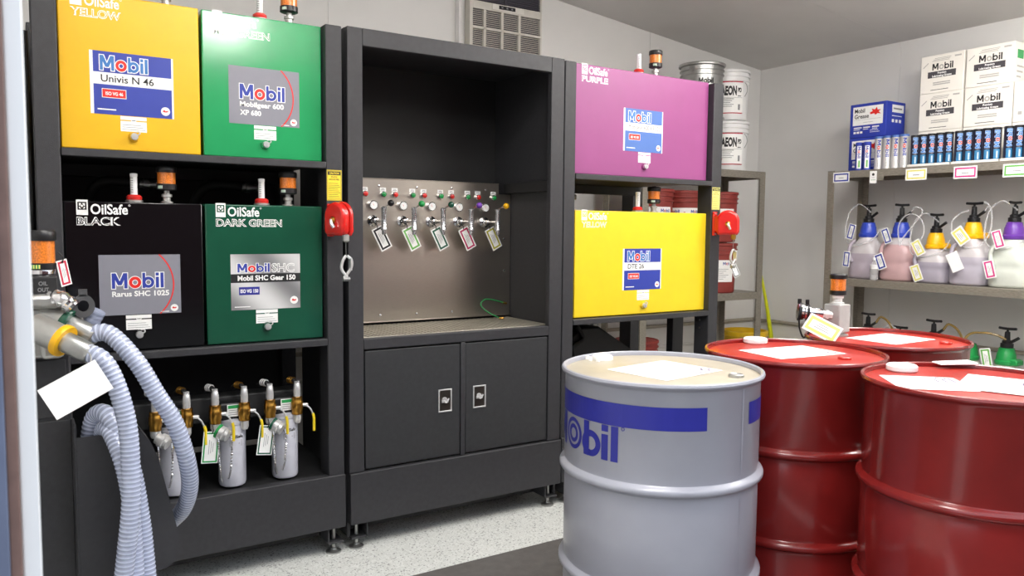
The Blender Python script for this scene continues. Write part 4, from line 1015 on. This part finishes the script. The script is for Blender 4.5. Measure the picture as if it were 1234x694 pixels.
# ================================================================== the shelf unit along the right wall
SX, ST, SM, SB = 4.72, 1.695, .975, .245
sh = shelf_unit('long weathered steel shelf along the right wall with three boards', SX, 5.115, 1.55, 3.412, (ST, SM, SB), .05, 1.70, .048, 'wall_shelf')
for (y1, y0, z0, z1, M, dot) in ((3.366, 3.243, 1.619, 1.687, BLUE, 0), (3.096, 3.046, 1.605, 1.683, None, 1), (2.853, 2.718, 1.611, 1.682, YELPR, 0), (2.556, 2.421, 1.607, 1.679, MAG, 0), (2.281, 2.135, 1.603, 1.676, LGREEN, 0)):
    fn = side(y1, z0, SX-.004); b = MB(); W_ = y1-y0; H_ = z1-z0
    b.rect(0, 0, W_, H_, fn, .0015, 0)
    if M: b.frame(.008, .008, W_-.008, H_-.008, .009, fn, .002, 1); b.rect(W_*.35, H_*.42, W_*.65, H_*.48, fn, .002, 2)
    else:
        b.annulus(W_/2, H_*.72, 0, .009, fn, .002, 3, n=16); b.rect(W_*.3, H_*.45, W_*.7, H_*.48, fn, .002, 2); b.rect(W_*.2, H_*.25, W_*.8, H_*.28, fn, .002, 4)
    o = b.build('shelf_card', [PAPER, M or INK, GREYINK, INK, GREENPR], sh, smooth=False)
    o['label'] = {0: 'white card with coloured frame on the shelf edge', 1: 'small white card with a black dot on the shelf edge'}[dot]
MB().box(SX-.007, 3.0, 1.62, SX-.003, 3.045, 1.665).build('card_holder', STEELSH, sh)

# white cartons
CG = 'white cartons stacked at the back of the top shelf'
def carton(y1, z0, w_, label, plain=False):
    t = thing('carton', label, 'box', (5.02, y1-w_/2, z0), CG); h_ = .2335; x0 = 4.92
    body = MB().box(x0, y1-w_, z0, 5.118, y1, z0+h_).build('carton_body', CARTON, t, bevel=.003)
    b = MB(); fn = side(y1, z0, x0)
    if not plain:
        logo(b, w_*.27, h_*.60, w_*.48, h_*.175, fn, .0006, 0, 1)
        b.rect(w_*.17, h_*.40, w_*.82, h_*.565, fn, .0006, 3)
        b.text('Premium', w_*.5, h_*.495, h_*.05, fn, .001, 2, w=w_*.2, bold=.04, center=True); b.text('Lubricating Grease', w_*.5, h_*.42, h_*.05, fn, .001, 2, w=w_*.45, bold=.04, center=True)
        for i in range(3): b.rect(w_*(.26+.03*i), h_*(.83+.035*i), w_*(.66+.02*i), h_*(.845+.035*i), fn, .0006, 1)
        b.rect(w_*.78, h_*.88, w_*.93, h_*.92, fn, .0006, 1)
        for i in range(2): b.rect(w_*.3, h_*(.20+.05*i), w_*.7, h_*(.23+.05*i), fn, .0006, 1)
        b.rect(w_*.25, h_*.07, w_*.66, h_*.085, fn, .0006, 0)
        b.poly([(w_*.05, h_*.70), (w_*.17, h_*.82), (w_*.18, h_*.80), (w_*.06, h_*.68)], fn, .0006, 1)
    else:
        for i in range(2): b.rect(w_*(.10+.12*i), h_*.18, w_*(.18+.12*i), h_*.26, fn, .0006, 1)
        b.rect(w_*.3, h_*.45, w_*.6, h_*.47, fn, .0006, 1)
    f2 = lambda x_, y_, l: (x0+x_, y1-w_-l, z0+y_)
    for i in range(3): b.rect(.03, .03+.03*i, .03+.05+.02*i, .04+.03*i, f2, .0006, 1)
    b.rect(.03, .14, .10, .19, f2, .0006, 4); b.rect(.115, .05, .13, .19, f2, .0006, 1)
    b.build('carton_print', [INK, mat('pale_grey_print', 'b5b2ad', .6, var=0), WHITE, mat('charcoal_print', '48454a', .6, var=0), GREENPR], body, smooth=False)
for row, rn in ((0, 'bottom row behind the cartridges'), (1, 'middle row'), (2, 'top row')):
    z = ST+.001+.2345*row
    carton(2.906, z, .270, f'white carton with black lettering, left column, {rn} of the stack')
    carton(2.624, z, .274, f'white carton with black lettering, second column, {rn} of the stack')
    if row < 2: carton(2.344, z, .272, f'plain white carton, third column, {rn} of the stack', True)
# blue grease cartons
for k, z in enumerate((ST+.001, ST+.001+.2255)):
    t = thing('grease_carton', ['blue grease carton behind the small cartridges, lower of two', 'blue grease carton with white panel and red splash, upper of two'][k], 'box', (4.94, 3.21, z), 'blue grease cartons on the top shelf')
    w_, h_ = .264, .2245
    bd = MB().box(4.84, 3.342-w_, z, 5.05, 3.342, z+h_).build('carton_body', CARTB, t, bevel=.003)
    b = MB(); fn = side(3.342, z, 4.84)
    b.rect(.022, .082, .240, .205, fn, .0006, 0)
    b.text('Mobil', .034, .165, .028, fn, .001, 1, w=.075, bold=.02); b.text('Grease', .034, .128, .028, fn, .001, 1, w=.105, bold=.02)
    b.poly([(.145,.160),(.165,.168),(.158,.185),(.180,.176),(.195,.192),(.200,.174),(.225,.172),(.208,.162),(.225,.145),(.200,.150),(.185,.140),(.178,.152),(.150,.148)], fn, .001, 2)
    b.rect(.034, .118, .225, .1195, fn, .001, 3); b.rect(.10, .098, .17, .1, fn, .001, 3)
    for i, (a, c_) in enumerate(((.03, .09), (.10, .15), (.165, .215))): b.rect(a, .062, c_, .070, fn, .0006, 0); b.rect(a, .052, c_-.012, .056, fn, .0006, 0)
    for i in range(3): b.rect(.03+.024*i, .028, .048+.024*i, .042, fn, .0006, 0)
    b.rect(.15, .03, .22, .033, fn, .0006, 0); b.rect(.15, .042, .21, .045, fn, .0006, 0)
    f2 = lambda x_, y_, l: (4.84+x_, 3.342-w_-l, z+y_)
    b.rect(.06, .155, .19, .205, f2, .0006, 0); b.rect(.075, .175, .17, .185, f2, .001, 3); b.rect(.06, .130, .17, .135, f2, .0006, 0)
    for i in range(3): b.rect(.06+.04*i, .09, .085+.04*i, .11, f2, .0006, 0)
    b.build('carton_print', [WHITE, INK, REDPR, GREYINK], bd, smooth=False)
# grease cartridges
def cartridge(kind):
    t = thing('grease_cartridge', 'x', 'cartridge', (0,0,0))
    rr, hh, M = {'silver': (.0262, .212, SILVER), 'blue': (.0235, .182, CARTB), 'dark': (.0255, .193, CARTD)}[kind]
    MB().lathe([(rr*1.03, 0), (rr*1.03, .008), (rr, .009), (rr, hh-.012), (rr*1.02, hh-.011)], (0,0,0), 28).build('tube', M, t, local=True)
    MB().lathe([(rr*1.03, hh-.012), (rr*1.03, hh), (rr*.9, hh+.002), (rr*.85, hh-.004), (.0005, hh-.004)], (0,0,0), 28, caps=(True, False)).build('end_cap', {'silver': BLUEP, 'blue': CARTB, 'dark': BPLAST}[kind], t, local=True)
    b = MB(); a0 = R(214); b.ny = 5
    base = around(0, 0, rr, a0, 0)
    fn = lambda x_, y_, l: base(-y_, x_, l) if False else base(y_, x_, l)
    # lettering runs up the tube: text x -> up, text y -> to the left
    up = lambda x_, y_, l: around(0, 0, rr, a0, 0)(-y_, x_, l)
    dn = lambda x_, y_, l: around(0, 0, rr, a0, 0)(y_, hh-.012-x_, l)
    if kind == 'silver':
        logo(b, .010, -.010, .110, .020, dn, .0006, 0, 1); b.text('Grease', .135, -.006, .010, dn, .0006, 2, w=.045)
        mats = [BLUE, REDPR, GREYINK]
    elif kind == 'blue':
        b.rect(.012, -.014, .160, .014, up, .0006, 3); logo(b, .014, -.009, .075, .017, dn, .001, 0, 1); b.rect(.02, -.006, .065, .004, up, .001, 2)
        mats = [BLUE, REDPR, LGREEN, WHITE]
    else:
        b.rect(.010, -.016, .070, .016, up, .0006, 2); logo(b, .082, -.013, .095, .026, up, .0006, 3, 3, g=.06); logo(b, .082, -.013, .095, .026, up, .001, 0, 1); b.rect(.02, -.006, .06, .002, up, .001, 3)
        mats = [BLUEL, ORPR, TEAL, mat('pale_blue_print', 'b7cbe6', .5, var=0)]
    b.build('cartridge_print', mats, t, local=True, smooth=False)
    return t
GS = {'silver': 'silver grease cartridges on the top shelf', 'blue': 'blue grease cartridges on the top shelf', 'dark': 'dark grease cartridges on the top shelf'}
ordn = ['first', 'second', 'third', 'fourth', 'fifth', 'sixth', 'seventh', 'eighth', 'ninth', 'tenth', 'eleventh', 'twelfth', 'thirteenth', 'fourteenth']
def spread(kind, spots, fmt):
    proto = cartridge(kind)
    for i, (x, y, z) in enumerate(spots):
        o = proto if i == 0 else copy_tree(proto)
        o.location = (x, y, z); o['group'] = GS[kind]; o['label'] = fmt.format(ordn[i])
spread('silver', [(4.80, y, ST+.0005) for y in (3.095, 3.036, 2.979, 2.920)], 'silver grease cartridge on the top shelf, {} from the left of four')
spread('blue', [(4.765, 3.212, ST+.0005), (4.765, 3.155, ST+.0005), (4.853, 3.128, ST+.0005)], 'thin blue cartridge with white label before the blue carton, {} from the left')
for k, (a, c_) in enumerate(((2.605, 2.873), (2.328, 2.598), (2.052, 2.321))):
    t = thing('cartridge_tray', 'white cardboard tray under the ' + ['left', 'middle', 'right'][k] + ' group of dark cartridges', 'tray', (4.81, (a+c_)/2, ST), 'trays of dark cartridges')
    MB().box(4.757, a, ST+.0005, 4.905, c_, ST+.004).build('tray_bottom', CARTON, t)
    for q in ((4.757, a, 4.759, c_), (4.903, a, 4.905, c_), (4.757, a, 4.905, a+.002), (4.757, c_-.002, 4.905, c_)):
        MB().box(q[0], q[1], ST+.0005, q[2], q[3], ST+.018).build('tray_side', CARTON, t)
spread('dark', [(4.787, y, ST+.0045) for y in (2.843, 2.7905, 2.738, 2.6855, 2.633, 2.57, 2.5175, 2.465, 2.4125, 2.36, 2.293, 2.2405, 2.188, 2.1355)], 'dark grease cartridge with blue lettering in the trays, {} from the left')

# lubricant bottles with pump lids
def plast(n, c): return mat(n, c, .3, var=.05, scale=12, coat=.15, spec=.4)
def bottle(kind, M, MC, label, loc, pump=True, scale=1., yaw=0, spout=0, hose_='loop', t_yaw=0):
    t = thing('pump_bottle', label, 'bottle', loc, 'translucent lubricant bottles with pump lids on the wall shelf'); t.rotation_euler = (0, 0, yaw); k = scale
    # local: front is -X, image right is -Y
    def sec(z, a, c_, e=3.2, ox=0, oy=0):
        out = []
        for i in range(40):
            th = 2*PI*i/40; cx, sx = math.cos(th), math.sin(th)
            out.append(Vector((ox+a*math.copysign(abs(cx)**(2/e), cx), oy+c_*math.copysign(abs(sx)**(2/e), sx), z*k)))
        return out
    S_ = [sec(0, .070, .098, 3), sec(.006, .080, .108, 3), sec(.02, .084, .112, 3.2), sec(.10, .084, .111, 3.2), sec(.118, .080, .106, 3.2), sec(.130, .0835, .110, 3.2), sec(.17, .083, .106, 3.0), sec(.205, .079, .096, 2.7), sec(.235, .070, .080, 2.4), sec(.258, .060, .064, 2.1), sec(.272, .054, .055, 2.0), sec(.29, .052, .052, 2.0)]
    bb = MB().ring_loft(S_)
    for i, f in enumerate(bb.f):
        if len(f) == 4 and i//40 >= (8 if kind == 2 else 6): bb.m[i] = 1
    bd = bb.build('bottle_body', [M, M if kind in (5, 9, 10) else plast('empty_translucent', 'c9c4c6')], t, local=True, angle=60)
    MB().tube([(-.062, .055, .262*k), (-.082, .072, .225*k), (-.090, .078, .18*k), (-.089, .066, .135*k), (-.080, .060, .115*k)], .0125, 10).build('grip', M, t, local=True)
    z = .285*k
    cp = MB().lathe([(.056, -.006), (.060, 0), (.060, .016), (.053, .022), (.049, .06), (.046, .066), (.040, .088), (.040, .092), (.030, .094)], (0, 0, z), 32).build('lid', MC, t, local=True)
    if spout:
        MB().ring_loft([[Vector((x_, y_, z+zz_)) for x_, y_ in ((-.04,-.03),(.04,-.03),(.036,-.075-e_),(-.036,-.075-e_))] for zz_, e_ in ((-.004, .004), (.024, .004), (.032, -.012))]).build('spout', MC, cp, local=True, bevel=.006)
    for a in range(0, 360, 45): 
        pass
    if pump:
        pm = MB().lathe([(.034, .094), (.034, .118), (.026, .122), (.026, .134), (.016, .140), (.014, .185), (.010, .188), (.006, .190), (.006, .2)], (0, 0, z), 20).build('pump', BPLAST, t, local=True)
        c, s_ = math.cos(t_yaw), math.sin(t_yaw)
        MB().tube([(-.048*s_, .048*c, z+.207), (0, 0, z+.204), (.048*s_, -.048*c, z+.207)], .008, 8, sub=3).build('pump_handle', BPLAST, pm, local=True)
        MB().tube([(0, -.02, z+.128), (-.01, -.045, z+.142), (-.012, -.068, z+.158)], .009, 8, sub=3).build('pump_outlet', BPLAST, pm, local=True)
        HM = {'loop': CLEAR, 'arch': CLEAR, 'amber': AMBER, 'tall': CLEAR}[hose_]
        if hose_ == 'loop':
            P = [(-.012, -.066, z+.157), (-.02, -.10, z+.19), (-.03, -.15, z+.15)] + [(-.06, -.10+.085*math.cos(a), z+.045+.10*math.sin(a)) for a in [PI*.15+k_*PI/5 for k_ in range(-1, 9)][::-1]] + [(-.07, -.04, z-.06)]
        elif hose_ == 'arch':
            P = [(-.012, -.066, z+.157), (-.01, -.085, z+.195), (-.01, -.06, z+.215), (-.02, -.105, z+.17), (-.03, -.115, z+.06), (-.06, -.09, z-.03), (-.075, -.02, z-.06), (-.075, .06, z-.02), (-.06, .10, z+.08), (-.03, .075, z+.14), (0, .03, z+.165)]
        elif hose_ == 'amber':
            P = [(-.012, -.066, z+.157), (-.012, -.10, z+.195), (-.012, -.16, z+.16), (-.012, -.19, z+.08), (-.04, -.18, z-.05)] if spout == 0 else [(-.012, .0, z+.14), (-.03, .05, z+.165), (-.05, .12, z+.17), (-.06, .19, z+.15), (-.06, .24, z+.06)]
        else:
            P = [(-.012, -.02, z+.16), (-.012, .03, z+.20), (-.015, .07, z+.215), (-.03, .12, z+.17), (-.05, .135, z+.08), (-.07, .12, z-.02), (-.08, .06, z-.06), (-.08, -.04, z-.04), (-.07, -.10, z+.0), (-.06, -.12, z+.05)]
        MB().tube(P, .005 if hose_ != 'amber' else .0075, 8, sub=5).build('pump_hose', HM, t, local=True)
    return t
B1 = plast('lilac_translucent', 'b3a9b4'); B2 = plast('pink_translucent', 'c8a6a8'); B3 = plast('grey_lilac_translucent', 'a9a3b0'); B4 = plast('pale_lilac_translucent', 'b6b0bc'); B5 = plast('milky_translucent', 'd3d8cf'); B6 = plast('milky_green_translucent', 'd6d9cc')
z = SM+.0005
bottle(1, B1, BLUET, 'lilac bottle with blue pump lid, leftmost on the middle shelf', (4.872, 3.192, z), hose_='tall')
bottle(2, B2, BLUET, 'pink bottle with blue pump lid, second from the left on the middle shelf', (4.872, 2.960, z), hose_='loop', t_yaw=1.2)
bottle(3, B3, YELT, 'short lilac bottle with yellow pump lid, third on the middle shelf', (4.872, 2.730, z), scale=.77, spout=1, hose_='tall', t_yaw=1.3)
bottle(4, B4, YELT, 'taller pale bottle with yellow pump lid, fourth on the middle shelf', (4.872, 2.506, z), spout=1, hose_='arch')
bottle(5, B5, PURT, 'milky bottle with purple pump lid at the right of the middle shelf', (4.872, 2.278, z), hose_='tall', t_yaw=1.4)
z = SB+.0005
bottle(6, B4, YELT, 'bottle with yellow lid on the lowest shelf, its pump showing left behind the drums', (4.88, 3.17, z), hose_='amber')
bottle(7, B3, BPLAST, 'bottle with black pump low on the lowest shelf, second from the left', (4.88, 2.94, z-0.0), scale=.77, hose_='tall')
bottle(8, B5, BPLAST, 'bottle with black pump and arching hose on the lowest shelf, third from the left', (4.88, 2.72, z), hose_='amber')
bottle(9, B6, GREENT, 'green-lidded bottle without pump on the lowest shelf, just right of the far drum', (4.88, 2.50, z), pump=False)
bottle(10, B6, GREENT, 'milky bottle with green pump lid at the right of the lowest shelf', (4.88, 2.285, z), hose_='amber', spout=1)
# tags on the bottles, centre from the photo, facing the room
TG = 'tags hanging on the pump bottles'
def btag(y, ztop, M, tilt, label, x=4.76, w_=.052, h_=.105, lines=True):
    id_card('hanging_tag', label, (x, y, ztop), w_, h_, M, R(-90), R(tilt), group=TG, bt=.28, strap=False, lines=lines)
btag(3.232, 1.342, BLUE, 14, 'white tag with blue frame at the lid of the leftmost bottle on the middle shelf')
btag(3.268, 1.158, BLUE, 4, 'white tag with blue frame at the body of the leftmost bottle on the middle shelf')
btag(3.010, 1.312, BLUE, -22, 'white tag with blue frame on the lid of the second bottle, middle shelf', h_=.1)
btag(3.045, 1.148, BLUE, -22, 'white tag with blue frame on the body of the second bottle, middle shelf', w_=.062)
btag(2.802, 1.238, YELPR, -30, 'white tag with yellow frame on the lid of the short third bottle', w_=.062, h_=.1)
btag(2.80, 1.086, YELPR, -22, 'white tag with yellow frame on the body of the short third bottle', w_=.062)
btag(2.553, 1.312, YELPR, -38, 'white tag with yellow frame on the lid of the fourth bottle, middle shelf', w_=.075, h_=.105)
btag(2.572, 1.168, None, -26, 'blank white tag on the body of the fourth bottle, middle shelf', w_=.072, h_=.115, lines=False)
btag(2.325, 1.306, MAG, -18, 'white tag with magenta frame on the lid of the purple-lidded bottle', w_=.056)
btag(2.360, 1.132, MAG, -15, 'white tag with magenta frame on the body of the purple-lidded bottle', w_=.058)
btag(2.352, .62, LGREEN, -12, 'white tag with pale green frame beside the green-lidded pump bottle', w_=.06, h_=.12, x=4.765)
t = thing('water_bottle', 'small clear water bottle between the first two bottles on the middle shelf', 'bottle', (4.765, 3.068, SM+.0005))
MB().lathe([(.022, 0), (.026, .004), (.026, .03), (.024, .034), (.026, .04), (.026, .075), (.022, .10), (.012, .122), (.011, .135)], (0,0,0), 20).build('bottle_body', CLEAR, t, local=True)
MB().lathe([(.0135, .13), (.0135, .145), (.012, .147)], (0,0,0), 16).build('screw_cap', WHITE, t, local=True)
MB().lathe([(.0265, .074), (.0262, .1), (.0235, .102)], (0,0,0), 20, caps=(False, False)).build('bottle_label', PAILW, t, local=True)
